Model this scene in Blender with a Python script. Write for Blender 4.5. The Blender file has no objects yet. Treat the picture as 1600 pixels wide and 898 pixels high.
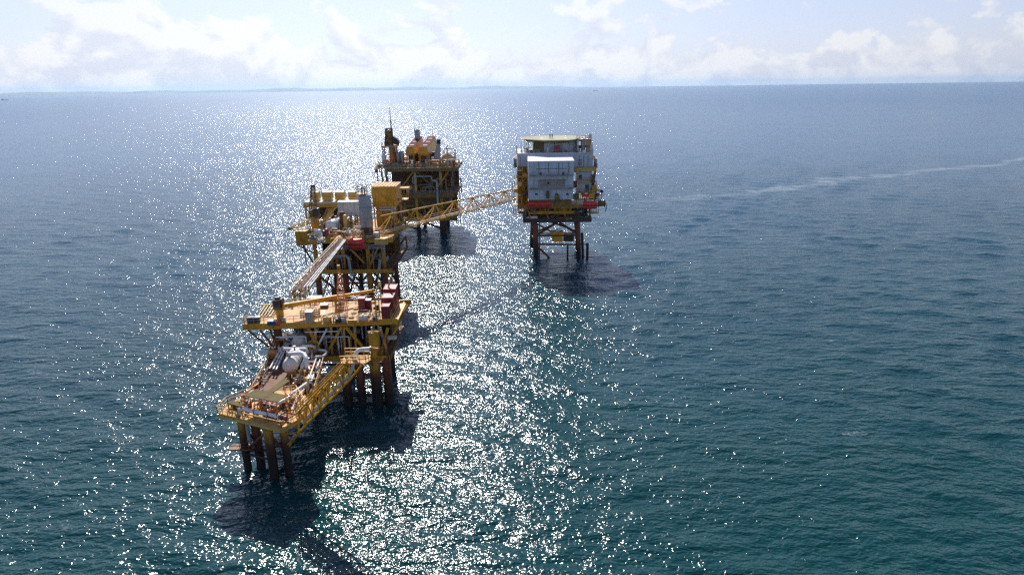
import bpy, math, random
import numpy as np
from mathutils import Vector, Matrix
random.seed(7)
rng = np.random.default_rng(11)
scene = bpy.context.scene
COL = scene.collection
rad = math.radians
V = Vector

# ------------------------------------------------------------------ camera and survey helpers
FPX, CAMH, PITCH, ROLL = 978.0, 60.0, rad(17.69), rad(0.76)
SUN_AZ, SUN_EL = rad(-13.5), rad(41.5)
_c, _s = math.cos(ROLL), math.sin(ROLL)
_r = V((1, 0, 0)); FWD = V((0, math.cos(PITCH), -math.sin(PITCH))); _u = V((0, math.sin(PITCH), math.cos(PITCH)))
RGT = _c*_r - _s*_u; UPV = _s*_r + _c*_u
def ray(x, y): return FWD + RGT*((x-800)/FPX) + UPV*((449-y)/FPX)
def atz(x, y, z):            # sight line measured in the photograph meets the height z
    v = ray(x, y); return V((0, 0, CAMH)) + v*((z-CAMH)/v.z)
def at(x, y, Y):             # ... meets the vertical plane at the distance Y
    v = ray(x, y); return V((0, 0, CAMH)) + v*(Y/v.y)
def prect(x0, y0, x1, y1, Y):
    xm, ym = (x0+x1)/2, (y0+y1)/2
    return at(x0, ym, Y).x, at(x1, ym, Y).x, at(xm, y1, Y).z, at(xm, y0, Y).z

# ------------------------------------------------------------------ mesh builder
class MB:
    def __init__(s): s.v = []; s.f = []; s.sm = []
    def add(s, vs, fs, smooth=False):
        b = len(s.v); s.v += [tuple(p) for p in vs]
        for f in fs: s.f.append(tuple(i+b for i in f)); s.sm.append(smooth)
        return s
    def box(s, x0, x1, y0, y1, z0, z1):
        return s.add([(x0,y0,z0),(x1,y0,z0),(x1,y1,z0),(x0,y1,z0),(x0,y0,z1),(x1,y0,z1),(x1,y1,z1),(x0,y1,z1)],
              [(3,2,1,0),(4,5,6,7),(0,1,5,4),(1,2,6,5),(2,3,7,6),(3,0,4,7)])
    def pbox(s, x0, y0, x1, y1, Y, d):
        a = prect(x0, y0, x1, y1, Y); return s.box(a[0], a[1], Y, Y+d, a[2], a[3])
    def rbox(s, c, sx, sy, sz, rz=0):        # box standing on c, turned about z
        c = V(c); ca, sa = math.cos(rz), math.sin(rz)
        P = []
        for z in (0, sz):
            for x, y in ((-.5,-.5),(.5,-.5),(.5,.5),(-.5,.5)):
                P.append((c.x+x*sx*ca-y*sy*sa, c.y+x*sx*sa+y*sy*ca, c.z+z))
        return s.add(P, [(3,2,1,0),(4,5,6,7),(0,1,5,4),(1,2,6,5),(2,3,7,6),(3,0,4,7)])
    def frame(s, p, q):
        d = V(q)-V(p); L = d.length or 1e-6; d = d/L
        up = V((0,0,1)) if abs(d.z) < .95 else V((0,1,0))
        a = d.cross(up).normalized(); b = a.cross(d).normalized()
        return d, a, b, L
    def bar(s, p, q, w, h=None):
        h = h or w; p, q = V(p), V(q); d, a, b, L = s.frame(p, q)
        P = [e + a*(i*w/2) + b*(j*h/2) for e in (p, q) for i, j in ((-1,-1),(1,-1),(1,1),(-1,1))]
        return s.add(P, [(0,1,2,3),(7,6,5,4),(4,5,1,0),(5,6,2,1),(6,7,3,2),(7,4,0,3)])
    def tube(s, p, q, r, n=10, r2=None):
        p, q = V(p), V(q); r2 = r if r2 is None else r2; d, a, b, L = s.frame(p, q)
        P = []
        for e, R in ((p, r), (q, r2)):
            for k in range(n):
                t = 2*math.pi*k/n; P.append(e + (a*math.cos(t)+b*math.sin(t))*R)
        s.add(P, [(k, (k+1) % n, n+(k+1) % n, n+k) for k in range(n)], True)
        return s.add(P, [tuple(range(n-1,-1,-1)), tuple(range(n, 2*n))])
    def pipe(s, pts, r, n=8, bend=None):
        pts = [V(p) for p in pts]
        if bend and len(pts) > 2:            # rounded elbows
            out = [pts[0]]
            for i in range(1, len(pts)-1):
                a, b, c = pts[i-1], pts[i], pts[i+1]
                k = min(bend, (a-b).length*.45, (c-b).length*.45)
                p, q = b+(a-b).normalized()*k, b+(c-b).normalized()*k
                for t in (0, .25, .5, .75, 1): out.append(p*(1-t)**2 + b*2*t*(1-t) + q*t*t)
            pts = out + [pts[-1]]
        m = len(pts); P = []; a = None
        for i in range(m):
            d = ((pts[min(i+1, m-1)]-pts[i]).normalized() + (pts[i]-pts[max(i-1, 0)]).normalized()).normalized()
            if a is None:
                up = V((0,0,1)) if abs(d.z) < .9 else V((0,1,0)); a = d.cross(up).normalized()
            else: a = (a - d*a.dot(d)).normalized()
            b = d.cross(a)
            for k in range(n):
                t = 2*math.pi*k/n; P.append(pts[i] + (a*math.cos(t)+b*math.sin(t))*r)
        F = [(i*n+k, i*n+(k+1) % n, (i+1)*n+(k+1) % n, (i+1)*n+k) for i in range(m-1) for k in range(n)]
        s.add(P, F, True)
        return s.add(P[:n]+P[-n:], [tuple(range(n-1,-1,-1)), tuple(range(n, 2*n))])
    def lathe(s, p, q, prof, n=20):          # prof: (distance along the axis as a fraction, radius)
        p, q = V(p), V(q); d, a, b, L = s.frame(p, q); P = []
        for t, R in prof:
            for k in range(n):
                w = 2*math.pi*k/n; P.append(p+d*(L*t)+(a*math.cos(w)+b*math.sin(w))*max(R, 1e-3))
        m = len(prof)
        F = [(i*n+k, i*n+(k+1) % n, (i+1)*n+(k+1) % n, (i+1)*n+k) for i in range(m-1) for k in range(n)]
        s.add(P, F, True)
        return s.add(P[:n]+P[-n:], [tuple(range(n-1,-1,-1)), tuple(range(n, 2*n))])
    def vessel(s, p, q, r, n=20):            # cylinder with dished heads
        L = (V(q)-V(p)).length; h = min(r*.55, L*.3)/L
        prof = [(h*(1-math.cos(t)), r*math.sin(t)) for t in (0.02,.25,.5,.8,1.1,1.35,math.pi/2)]
        prof += [(1-x, R) for x, R in reversed(prof)]
        return s.lathe(p, q, prof, n)
    def ball(s, c, r, n=10):
        c = V(c); return s.lathe(c-V((0,0,r)), c+V((0,0,r)), [(.5-.5*math.cos(t), r*math.sin(t)) for t in np.linspace(.02, math.pi-.02, 9)], n)
    def prism(s, poly, z0, z1):
        a = sum(poly[i][0]*poly[(i+1) % len(poly)][1]-poly[(i+1) % len(poly)][0]*poly[i][1] for i in range(len(poly)))
        if a < 0: poly = poly[::-1]
        n = len(poly); P = [(x[0], x[1], z0) for x in poly]+[(x[0], x[1], z1) for x in poly]
        return s.add(P, [tuple(range(n-1,-1,-1)), tuple(range(n, 2*n))]+[(k, (k+1) % n, n+(k+1) % n, n+k) for k in range(n)])
    def plate(s, pts, t):                    # flat sheet of any tilt with thickness t downward
        n = len(pts); P = [V(p) for p in pts]
        nr = (P[1]-P[0]).cross(P[2]-P[0])
        if nr.z < 0: P = P[::-1]
        Q = [p-V((0,0,t)) for p in P]
        return s.add(Q+P, [tuple(range(n-1,-1,-1)), tuple(range(n, 2*n))]+[(k, (k+1) % n, n+(k+1) % n, n+k) for k in range(n)])
    def rail(s, pts, h=1.15, step=1.6, r=.035, closed=False):
        pts = [V(p) for p in pts]
        if closed: pts = pts+[pts[0]]
        for a, b in zip(pts, pts[1:]):
            L = (b-a).length; m = max(1, round(L/step))
            for k in range(m+1):
                c = a.lerp(b, k/m); s.bar(c, c+V((0,0,h)), 2*r)
            for z in (h, h*.52): s.bar(a+V((0,0,z)), b+V((0,0,z)), 2*r)
        return s
    def stair(s, p, q, w=.9):                # flight of open steps from p up to q
        p, q = V(p), V(q); d = q-p; hd = V((d.x, d.y, 0)).normalized(); sd = V((-hd.y, hd.x, 0))*(w/2)
        for g in (-1, 1):
            s.bar(p+sd*g, q+sd*g, .08, .28)
            s.bar(p+sd*g+V((0,0,1)), q+sd*g+V((0,0,1)), .07)
            for t in (0, .33, .66, 1):
                c = p.lerp(q, t)+sd*g; s.bar(c, c+V((0,0,1)), .06)
        m = max(3, int(abs(d.z)/.24))
        for k in range(m):
            c = p.lerp(q, (k+.5)/m); s.bar(c-sd, c+sd, .05, .24)
        return s
    def ladder(s, p, q, w=.5, off=V((1,0,0))):
        p, q = V(p), V(q); o = V(off)*w/2
        s.bar(p-o, q-o, .07); s.bar(p+o, q+o, .07)
        m = max(3, int((q-p).length/.4))
        for k in range(m):
            c = p.lerp(q, (k+.5)/m); s.bar(c-o, c+o, .05)
        return s
    def build(s, name, mat, parent=None, loc=None):
        if parent is not None:
            o = V((0, 0, 0)); r = parent
            while r is not None: o += V(r.location); r = r.parent
        else: o = V(loc) if loc is not None else V((0, 0, 0))
        me = bpy.data.meshes.new(name)
        me.from_pydata([(a-o.x, b-o.y, c-o.z) for a, b, c in s.v], [], s.f)
        me.polygons.foreach_set('use_smooth', s.sm)
        me.materials.append(mat); me.update()
        ob = bpy.data.objects.new(name, me); COL.objects.link(ob)
        if parent is not None: ob.parent = parent
        else: ob.location = o
        return ob

USED = {}
def tag(o, label, cat, group=None, kind=None):
    if label: o['label'] = label
    if cat: o['category'] = cat
    if group: o['group'] = group
    if kind: o['kind'] = kind
    if label:
        if not 4 <= len(label.split()) <= 16 or (label in USED and not group): print('LINT', len(label.split()), label)
        USED[label] = 1
    return o
def thing(name, label, cat, loc, group=None):
    o = bpy.data.objects.new(name, None); COL.objects.link(o); o.location = loc
    o.empty_display_size = .3
    return tag(o, label, cat, group)
def dup(root, loc, label, rz=None):
    r = root.copy(); COL.objects.link(r); r.location = loc
    if rz is not None: r.rotation_euler.z = rz
    r['label'] = label; USED[label] = 1
    for ch in list(root.children):
        c = ch.copy(); COL.objects.link(c); c.parent = r
        for g in ch.children:
            d = g.copy(); COL.objects.link(d); d.parent = c
    return r

# ------------------------------------------------------------------ materials
def new_mat(name):
    m = bpy.data.materials.new(name); m.use_nodes = True
    nt = m.node_tree; nt.nodes.clear(); out = nt.nodes.new('ShaderNodeOutputMaterial')
    return m, nt, out
def N(nt, typ, **kw):
    n = nt.nodes.new(typ)
    for k, v in kw.items():
        if k in n.inputs.keys() if isinstance(k, str) else False: n.inputs[k].default_value = v
        else: setattr(n, k, v)
    return n
def inp(n, **kw):
    for k, v in kw.items(): n.inputs[k.replace('_', ' ')].default_value = v
    return n
def ramp(nt, stops, fac):
    r = nt.nodes.new('ShaderNodeValToRGB'); e = r.color_ramp.elements
    while len(e) < len(stops): e.new(.5)
    for i, (p, c) in enumerate(stops):
        e[i].position = p; e[i].color = c if len(c) == 4 else (*c, 1)
    nt.links.new(fac, r.inputs['Fac']); return r
def mix(nt, fac, a, b, blend='MIX'):
    m = nt.nodes.new('ShaderNodeMix'); m.data_type = 'RGBA'; m.blend_type = blend
    for sock, v in ((m.inputs[0], fac), (m.inputs[6], a), (m.inputs[7], b)):
        if isinstance(v, bpy.types.NodeSocket): nt.links.new(v, sock)
        elif isinstance(v, (int, float)): sock.default_value = v
        else: sock.default_value = (*v, 1) if len(v) == 3 else v
    return m.outputs[2]
def math_n(nt, op, a, b=None, clamp=False):
    m = nt.nodes.new('ShaderNodeMath'); m.operation = op; m.use_clamp = clamp
    for i, v in enumerate((a, b)):
        if v is None: continue
        if isinstance(v, bpy.types.NodeSocket): nt.links.new(v, m.inputs[i])
        else: m.inputs[i].default_value = v
    return m.outputs[0]

RUST = (.115, .042, .016)
def paint(name, base, rust=.35, rough=.5, metal=0, var=.25, rustcol=RUST, scale=.7, splash=None, spec=.5):
    """weathered paint: tonal drift, grime streaks running down, rust breaking through"""
    m, nt, out = new_mat(name); L = nt.links.new
    geo = N(nt, 'ShaderNodeNewGeometry')
    mp = N(nt, 'ShaderNodeMapping'); inp(mp, Scale=(1, 1, .22)); L(geo.outputs['Position'], mp.inputs['Vector'])
    n1 = N(nt, 'ShaderNodeTexNoise'); inp(n1, Scale=scale*.6, Detail=5, Roughness=.65); L(geo.outputs['Position'], n1.inputs['Vector'])
    n2 = N(nt, 'ShaderNodeTexNoise'); inp(n2, Scale=scale*2.4, Detail=6, Roughness=.7); L(mp.outputs['Vector'], n2.inputs['Vector'])
    n3 = N(nt, 'ShaderNodeTexNoise'); inp(n3, Scale=scale*1.7, Detail=7, Roughness=.72); L(geo.outputs['Position'], n3.inputs['Vector'])
    dark = tuple(c*(1-var*1.6) for c in base); lite = tuple(min(1, c*(1+var*.8)) for c in base)
    c1 = ramp(nt, [(.3, dark), (.5, base), (.72, lite)], n1.outputs['Fac']).outputs['Color']
    g = ramp(nt, [(.45, (0,0,0)), (.75, (1,1,1))], n2.outputs['Fac']).outputs['Color']
    c2 = mix(nt, math_n(nt, 'MULTIPLY', g, min(.85, .3+rust*.5)), c1, tuple(.45*b+.35*r for b, r in zip(base, rustcol)))
    t = .68-rust*.28
    rm = ramp(nt, [(t, (0,0,0)), (t+.09, (1,1,1))], n3.outputs['Fac']).outputs['Color']
    c3 = mix(nt, math_n(nt, 'MULTIPLY', rm, .9), c2, rustcol)
    if splash is not None:                   # marine growth and rust up to the splash zone
        sx = N(nt, 'ShaderNodeSeparateXYZ'); L(geo.outputs['Position'], sx.inputs[0])
        zz = math_n(nt, 'ADD', sx.outputs['Z'], math_n(nt, 'MULTIPLY', n2.outputs['Fac'], -3.0))
        k = ramp(nt, [(0, (1,1,1)), (1, (0,0,0))], math_n(nt, 'MULTIPLY', math_n(nt, 'ADD', zz, -(splash-2.6)), .5, True)).outputs['Color']
        k2 = ramp(nt, [(0, (1,1,1)), (1, (0,0,0))], math_n(nt, 'MULTIPLY', math_n(nt, 'ADD', zz, -(splash-.4)), .4, True)).outputs['Color']
        c3 = mix(nt, k2, c3, (.075, .026, .014)); c3 = mix(nt, k, c3, (.014, .012, .010))
    b = N(nt, 'ShaderNodeBsdfPrincipled'); L(c3, b.inputs['Base Color'])
    b.inputs['Metallic'].default_value = metal; b.inputs['Specular IOR Level'].default_value = spec
    rr = math_n(nt, 'ADD', math_n(nt, 'MULTIPLY', rm, .3), rough); L(rr, b.inputs['Roughness'])
    bp = N(nt, 'ShaderNodeBump'); inp(bp, Strength=.25, Distance=.03); L(n3.outputs['Fac'], bp.inputs['Height']); L(bp.outputs['Normal'], b.inputs['Normal'])
    L(b.outputs[0], out.inputs[0]); return m

M = {
 'yellow':   paint('yellow_paint', (.72, .36, .014), .3, .42),
 'mustard':  paint('mustard_paint', (.62, .32, .026), .42, .5),
 'pale':     paint('pale_yellow_paint', (.64, .44, .12), .3, .5),
 'olive':    paint('olive_paint', (.24, .15, .035), .5, .55),
 'legpaint': paint('leg_paint', (.50, .25, .03), .5, .5, splash=5.0),
 'legrust':  paint('rusty_leg_paint', (.24, .065, .03), .6, .55, splash=3.6),
 'white':    paint('white_paint', (.74, .74, .72), .12, .4, var=.1, rustcol=(.24,.12,.06)),
 'whitewall':paint('white_wall_paint', (.55, .61, .69), .06, .45, var=.1, rustcol=(.2,.13,.09)),
 'dirtywhite':paint('dirty_white_paint', (.72, .69, .63), .36, .5, var=.2, rustcol=(.22,.11,.05)),
 'grey':     paint('grey_paint', (.38, .4, .42), .2, .45, var=.12),
 'steel':    paint('bare_steel', (.3, .29, .28), .35, .4, .5),
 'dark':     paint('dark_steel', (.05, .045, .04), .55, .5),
 'rusty':    paint('rusty_steel', (.16, .075, .03), .7, .6),
 'deck':     paint('rust_stained_deck', (.64, .38, .13), .5, .7, var=.25, rustcol=(.40,.14,.035), scale=.5, spec=.3),
 'decktan':  paint('tan_deck', (.60, .385, .185), .42, .7, var=.22, rustcol=(.44,.17,.045), scale=.4, spec=.3),
 'brown':    paint('brown_deck', (.16, .075, .035), .5, .75, var=.3, rustcol=(.24,.09,.03)),
 'cream':    paint('cream_deck', (.62, .57, .42), .25, .65, var=.12, rustcol=(.3,.2,.1)),
 'canopy':   paint('grey_green_sheet', (.16, .13, .06), .3, .9, var=.2, spec=.12),
 'red':      paint('red_paint', (.34, .045, .05), .25, .45, var=.2),
 'maroon':   paint('maroon_paint', (.2, .028, .04), .25, .5, var=.2),
 'orange':   paint('orange_paint', (.72, .22, .03), .2, .5, var=.15),
 'boatred':  paint('lifeboat_red', (.72, .06, .04), .08, .32, var=.12),
 'bluep':    paint('blue_paint', (.03, .06, .19), .12, .45, var=.15),
 'greenp':   paint('green_paint', (.05, .15, .06), .25, .5),
 'black':    paint('black_paint', (.015, .015, .017), .12, .5),
 'roofred':  paint('red_brown_roof', (.15, .035, .02), .3, .9, var=.3, spec=.15),
 'helideck': paint('helideck_green', (.30, .32, .19), .45, .85, var=.25, rustcol=(.42,.38,.27)),
 'rubber':   paint('black_rubber', (.02, .02, .02), .0, .8),
}
def glass_mat():
    m, nt, out = new_mat('window_glass'); b = N(nt, 'ShaderNodeBsdfPrincipled')
    no = N(nt, 'ShaderNodeTexNoise'); inp(no, Scale=.8, Detail=2)
    r = ramp(nt, [(.3, (.02,.05,.07)), (.7, (.05,.1,.13))], no.outputs['Fac'])
    nt.links.new(r.outputs[0], b.inputs['Base Color']); inp(b, Roughness=.08)
    nt.links.new(b.outputs[0], out.inputs[0]); return m
M['glass'] = glass_mat()
HAZE, SKY, SUN, EXPO, DENOISE = 1.5e-5, .10, 4.8, 0.3, False

# ================================================================== shared pieces
def onp(x, y, z): return atz(x, y, z)
def leg(root, p, q, r, mat='legpaint', r2=None, name='leg'):
    mb = MB().tube(p, q, r, 16, r2); return mb.build(name, M[mat], root)
def brace(root, p, q, r, mat='mustard', name='brace'):
    return MB().tube(p, q, r, 10).build(name, M[mat], root)
def member(root, p, q, w, mat='mustard', name='brace', h=None):
    return MB().bar(p, q, w, h).build(name, M[mat], root)
def railing(root, pts, mat='mustard', closed=False, h=1.15, step=1.6, r=.04):
    return MB().rail(pts, h, step, r, closed).build('railing', M[mat], root)
def beam_grid(root, x0, x1, y0, y1, z0, z1, nx, ny, mat, w=.35):
    """deck framing: girders both ways below a deck, each a part"""
    for k in range(nx):
        x = x0+(x1-x0)*k/(nx-1); MB().box(x-w/2, x+w/2, y0+.31, y1-.31, z0, z1-.004).build('deck_beam', M[mat], root)
    for k in range(ny):
        y = y0+(y1-y0)*k/(ny-1); MB().box(x0-.3, x1+.3, y-w/2*.8, y+w/2*.8, z0+.1, z1-.008).build('deck_girder', M[mat], root)

def lifeboat(c, L, W, H, rz, label, mat='boatred', group=None):
    """totally enclosed boat: full hull, raised coachroof, little wheelhouse"""
    t = thing('lifeboat', label, 'lifeboat', c, group)
    def loft(secs):
        b = MB(); P = []; n = len(secs[0])
        for sct in secs: P += sct
        F = [(i*n+k, i*n+(k+1) % n, (i+1)*n+(k+1) % n, (i+1)*n+k) for i in range(len(secs)-1) for k in range(n)]
        b.add(P, F, True); b.add(secs[0]+secs[-1], [tuple(range(n)), tuple(range(2*n-1, n-1, -1))]); return b
    def place(b):
        ca, sa = math.cos(rz), math.sin(rz)
        b.v = [(c.x+x*ca-y*sa, c.y+x*sa+y*ca, c.z+z) for x, y, z in b.v]; return b
    xs = [-.5, -.46, -.36, -.18, 0, .2, .36, .46, .5]; ws = [.18, .5, .82, 1, 1, .97, .74, .38, .06]
    hull = []; top = []
    for x, w in zip(xs, ws):
        k = .55*H; up = .08*H*abs(x*2)**2
        hull.append([(x*L, w*W/2*a, k*z+up) for a, z in ((0, .0), (.55, .12), (.9, .5), (1, .97), (.98, 1), (-.98, 1), (-1, .97), (-.9, .5), (-.55, .12))])
    for x, w in zip(xs[1:-1], ws[1:-1]):
        w *= .93; hh = H*(.45 if abs(x) < .4 else .3); k = .553*H+.08*H*abs(x*2)**2
        top.append([(x*L, w*W/2*math.cos(a), k+hh*math.sin(a)) for a in np.linspace(0, math.pi, 11)])
    place(loft(hull)).build('hull', M[mat], t)
    place(loft(top)).build('canopy', M[mat], t)
    b = MB().lathe((-.27*L, 0, H*.9), (-.27*L, 0, H*1.1), [(0,.16*W),(.6,.15*W),(1,.09*W)], 12); place(b).build('wheelhouse', M[mat], t)
    b = MB()
    for g in (-1, 1): b.box(-.42*L, .42*L, g*W*.503-.04, g*W*.503+.04, H*.5, H*.56)
    b = MB().box(-.42*L, .42*L, W*.495, W*.51, H*.5, H*.57); place(b).build('fender', M['rubber'], t)
    b = MB().box(-.42*L, .42*L, -W*.51, -W*.495, H*.5, H*.57); place(b).build('fender', M['rubber'], t)
    return t
def davit(c, L, H, rz, label, mat='mustard'):
    """pair of davit arms on a cradle"""
    t = thing('davit', label, 'davit', c); ca, sa = math.cos(rz), math.sin(rz)
    def w(x, y, z): return V((c.x+x*ca-y*sa, c.y+x*sa+y*ca, c.z+z))
    for x in (-L*.33, L*.33):
        b = MB().bar(w(x, 1.4, 0), w(x, 1.4, H*1.25), .3).bar(w(x, 1.4, H*1.25), w(x, -.2, H*1.42), .26).bar(w(x, 1.4, H*.6), w(x, .2, H*1.34), .16)
        b.build('davit_arm', M[mat], t)
        MB().bar(w(x, -.1, H*1.4), w(x, -.1, H*1.0), .06).build('fall_wire', M['dark'], t)
    MB().bar(w(-L*.4, 1.4, .1), w(L*.4, 1.4, .1), .25).build('base_beam', M[mat], t)
    return t
def container(c, sx, sy, sz, rz, label, mat, group=None):
    """steel box with corner castings, corrugated sides, door bars"""
    t = thing('container', label, 'container', c, group); ca, sa = math.cos(rz), math.sin(rz)
    def B(b, x0, x1, y0, y1, z0, z1):
        P = MB().box(x0, x1, y0, y1, z0, z1); b.add([(c.x+x*ca-y*sa, c.y+x*sa+y*ca, c.z+z) for x, y, z in P.v], P.f); return b
    b = MB(); hx, hy = sx/2, sy/2
    B(b, -hx+.05, hx-.05, -hy+.05, hy-.05, .08, sz-.08)
    n = max(3, int(sy/.3))
    for k in range(n):
        y = -hy+.12+(sy-.24)*(k+.25)/n
        for g in (-1, 1): B(b, g*(hx-.03)-.025, g*(hx-.03)+.025, y, y+(sy-.24)/n*.5, .15, sz-.15)
    n = max(3, int(sx/.3))
    for k in range(n):
        x = -hx+.15+(sx-.3)*(k+.25)/n
        B(b, x, x+(sx-.3)/n*.5, -hy+.01, -hy+.06, .15, sz-.15)
    b.build('body', M[mat], t)
    f = MB()
    for x in (-1, 1):
        for y in (-1, 1): B(f, x*hx-.07, x*hx+.07, y*hy-.07, y*hy+.07, 0, sz)
    for z in (.06, sz-.06):
        for y in (-1, 1): B(f, -hx+.07, hx-.07, y*hy-.06, y*hy+.06, z-.06, z+.06)
        for x in (-1, 1): B(f, x*hx-.06, x*hx+.06, -hy+.07, hy-.07, z-.06, z+.06)
    f.build('corner_frame', M[mat], t)
    return t
def tote(c, sx, sy, sz, rz, label, mat, lid=None, group=None, name='crate', cat='crate'):
    """lidded deck box on runners"""
    t = thing(name, label, cat, c, group)
    MB().rbox(c+V((0,0,.1)), sx, sy, sz-.22, rz).build('box', M[mat], t)
    MB().rbox(c+V((0,0,sz-.12)), sx*1.06, sy*1.06, .12, rz).build('lid', M[lid or mat], t)
    for g in (-1, 1):
        o = V((math.cos(rz), math.sin(rz), 0))*(g*sx*.33); MB().rbox(c+o, .12, sy, .1, rz).build('runner', M['dark'], t)
    return t
def drum(c, r, h, label, mat, group=None):
    t = thing('drum', label, 'drum', c, group)
    MB().lathe(c, c+V((0,0,h)), [(0, r*.97), (.02, r), (.32, r), (.34, r*1.05), (.37, r), (.63, r), (.66, r*1.05), (.69, r), (.98, r), (1, r*.96)], 16).build('shell', M[mat], t)
    MB().tube(c+V((r*.5,0,h)), c+V((r*.5,0,h+.06)), .08, 8).build('bung', M['dark'], t)
    return t
def framed_tank(c, L, r, rz, label, mat, fmat, group=None, tall=None):
    """horizontal tank inside a lifting frame"""
    t = thing('framed_tank', label, 'tank', c, group); a = V((math.cos(rz), math.sin(rz), 0)); s = V((-a.y, a.x, 0)); H = tall or 2*r+.35
    MB().vessel(c-a*(L*.44)+V((0,0,r+.2)), c+a*(L*.44)+V((0,0,r+.2)), r, 16).build('tank', M[mat], t)
    f = MB()
    for x in (-1, 1):
        for y in (-1, 1): f.bar(c+a*(x*L/2)+s*(y*r*1.05), c+a*(x*L/2)+s*(y*r*1.05)+V((0,0,H)), .12)
    for z in (.06, H-.06):
        for y in (-1, 1): f.bar(c-a*(L/2-.06)+s*(y*r*1.05)+V((0,0,z)), c+a*(L/2-.06)+s*(y*r*1.05)+V((0,0,z)), .1)
        for x in (-1, 1): f.bar(c+a*(x*L/2)-s*(r-.02)+V((0,0,z)), c+a*(x*L/2)+s*(r-.02)+V((0,0,z)), .1)
    f.build('frame', M[fmat], t)
    MB().tube(c+V((0,0,2*r+.17)), c+V((0,0,2*r+.42)), .16, 10).build('hatch', M['steel'], t)
    return t
def skid(c, sx, sy, sz, rz, label, mat, name='pump_skid', cat='machinery', boxmat=None, group=None):
    """pump and motor in an open frame"""
    t = thing(name, label, cat, c, group); a = V((math.cos(rz), math.sin(rz), 0)); s = V((-a.y, a.x, 0)); u = V((0,0,1))
    f = MB()
    for x in (-.5, .5):
        for y in (-.5, .5): f.bar(c+a*x*sx+s*y*sy, c+a*x*sx+s*y*sy+u*sz, .1)
    for z in (.06, sz-.05):
        for y in (-.5, .5): f.bar(c-a*(sx/2-.05)+s*y*sy+u*z, c+a*(sx/2-.05)+s*y*sy+u*z, .1)
        for x in (-.5, .5): f.bar(c+a*x*sx-s*(sy/2-.05)+u*z, c+a*x*sx+s*(sy/2-.05)+u*z, .09)
    f.build('frame', M[mat], t)
    MB().rbox(c-a*sx*.18+u*.12, sx*.42, sy*.6, sz*.55, rz).build('casing', M[boxmat or mat], t)
    MB().tube(c+a*sx*.08+u*sz*.35, c+a*sx*.42+u*sz*.35, min(sy, sz)*.22, 12).build('motor', M['grey'], t)
    MB().pipe([c-a*sx*.18+u*sz*.6, c-a*sx*.18+u*sz*.85, c+a*sx*.3+u*sz*.85, c+a*sx*.3+u*sz*.5], .09, 6, .2).build('pipework', M['steel'], t)
    return t
def pipe_run(pts, r, label, mat='white', name='pipe', group=None, flanges=True, cat='pipe'):
    """a pipe with flanges at its ends and clamps along it"""
    pts = [V(p) for p in pts]; t = thing(name, label, cat, pts[0], group)
    MB().pipe(pts, r, 10, r*3).build('run', M[mat], t)
    if flanges:
        for a, b in ((pts[0], pts[1]), (pts[-1], pts[-2])):
            d = (b-a).normalized(); MB().tube(a-d*.04, a+d*.14, r*1.45, 12).build('flange', M['steel'], t)
        L = sum((b-a).length for a, b in zip(pts, pts[1:]))
        if L > 8:
            for a, b in zip(pts, pts[1:]):
                l = (b-a).length
                for k in range(1, int(l/4)):
                    c = a.lerp(b, k*4/l); d = (b-a).normalized()
                    MB().tube(c-d*.09, c+d*.09, r*1.22, 10).build('clamp', M['dark'], t)
    return t
def valve(c, h, label, mat='red', group=None):
    t = thing('valve', label, 'valve', c, group)
    MB().lathe(c, c+V((0,0,h*.6)), [(0,.2*h),(.1,.2*h),(.12,.12*h),(.4,.2*h),(.7,.2*h),(.9,.08*h),(1,.08*h)], 10).build('body', M['steel'], t)
    b = MB(); n = 12; z = c+V((0,0,h*.85))
    b.pipe([z+V((math.cos(k*math.pi/6), math.sin(k*math.pi/6), 0))*h*.28 for k in range(13)], .03*h+.02, 5)
    b.bar(z-V((h*.28,0,0)), z+V((h*.28,0,0)), .04).bar(c+V((0,0,h*.6)), z, .05).build('handwheel', M[mat], t)
    return t
def lattice(p, q, w0, w1, n, r, b=None, faces=4, side=None):
    """square lattice mast or boom from p to q"""
    b = b or MB(); p, q = V(p), V(q); d, a, c, L = b.frame(p, q)
    C = [(1,1),(-1,1),(-1,-1),(1,-1)]
    def pt(k, i):
        t = k/n; w = (w0+(w1-w0)*t)/2; return p+d*(L*t)+a*(C[i % 4][0]*w)+c*(C[i % 4][1]*w)
    for i in range(4):
        b.bar(pt(0, i), pt(n, i), r*2)
        for k in range(n):
            b.bar(pt(k, i), pt(k+1, i+1) if k % 2 else pt(k+1, i), r*1.2) if False else b.bar(pt(k, i+(k % 2)), pt(k+1, i+1-(k % 2)), r*1.3)
            b.bar(pt(k, i), pt(k, i+1), r*1.3)
    for i in range(4): b.bar(pt(n, i), pt(n, i+1), r*1.3)
    return b
def floodlight(c, h, label, group, mat='mustard', lean=V((0,0,0))):
    t = thing('floodlight_pole', label, 'light pole', c, group)
    MB().tube(c, c+V((0,0,h))+lean, .06, 6).build('pole', M[mat], t)
    e = c+V((0,0,h))+lean
    MB().rbox(e, .45, .3, .28, .3).build('lamp_housing', M['grey'], t)
    return t
def antenna(c, h, label, r=.07, mat='dark', group=None, mats=1):
    t = thing('antenna', label, 'antenna', c, group)
    MB().tube(c, c+V((0,0,h*.45)), r*1.6, 8).build('base_tube', M['rusty'], t)
    MB().tube(c+V((0,0,h*.45)), c+V((0,0,h)), r, 6, r*.4).build('whip', M[mat], t)
    return t

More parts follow.
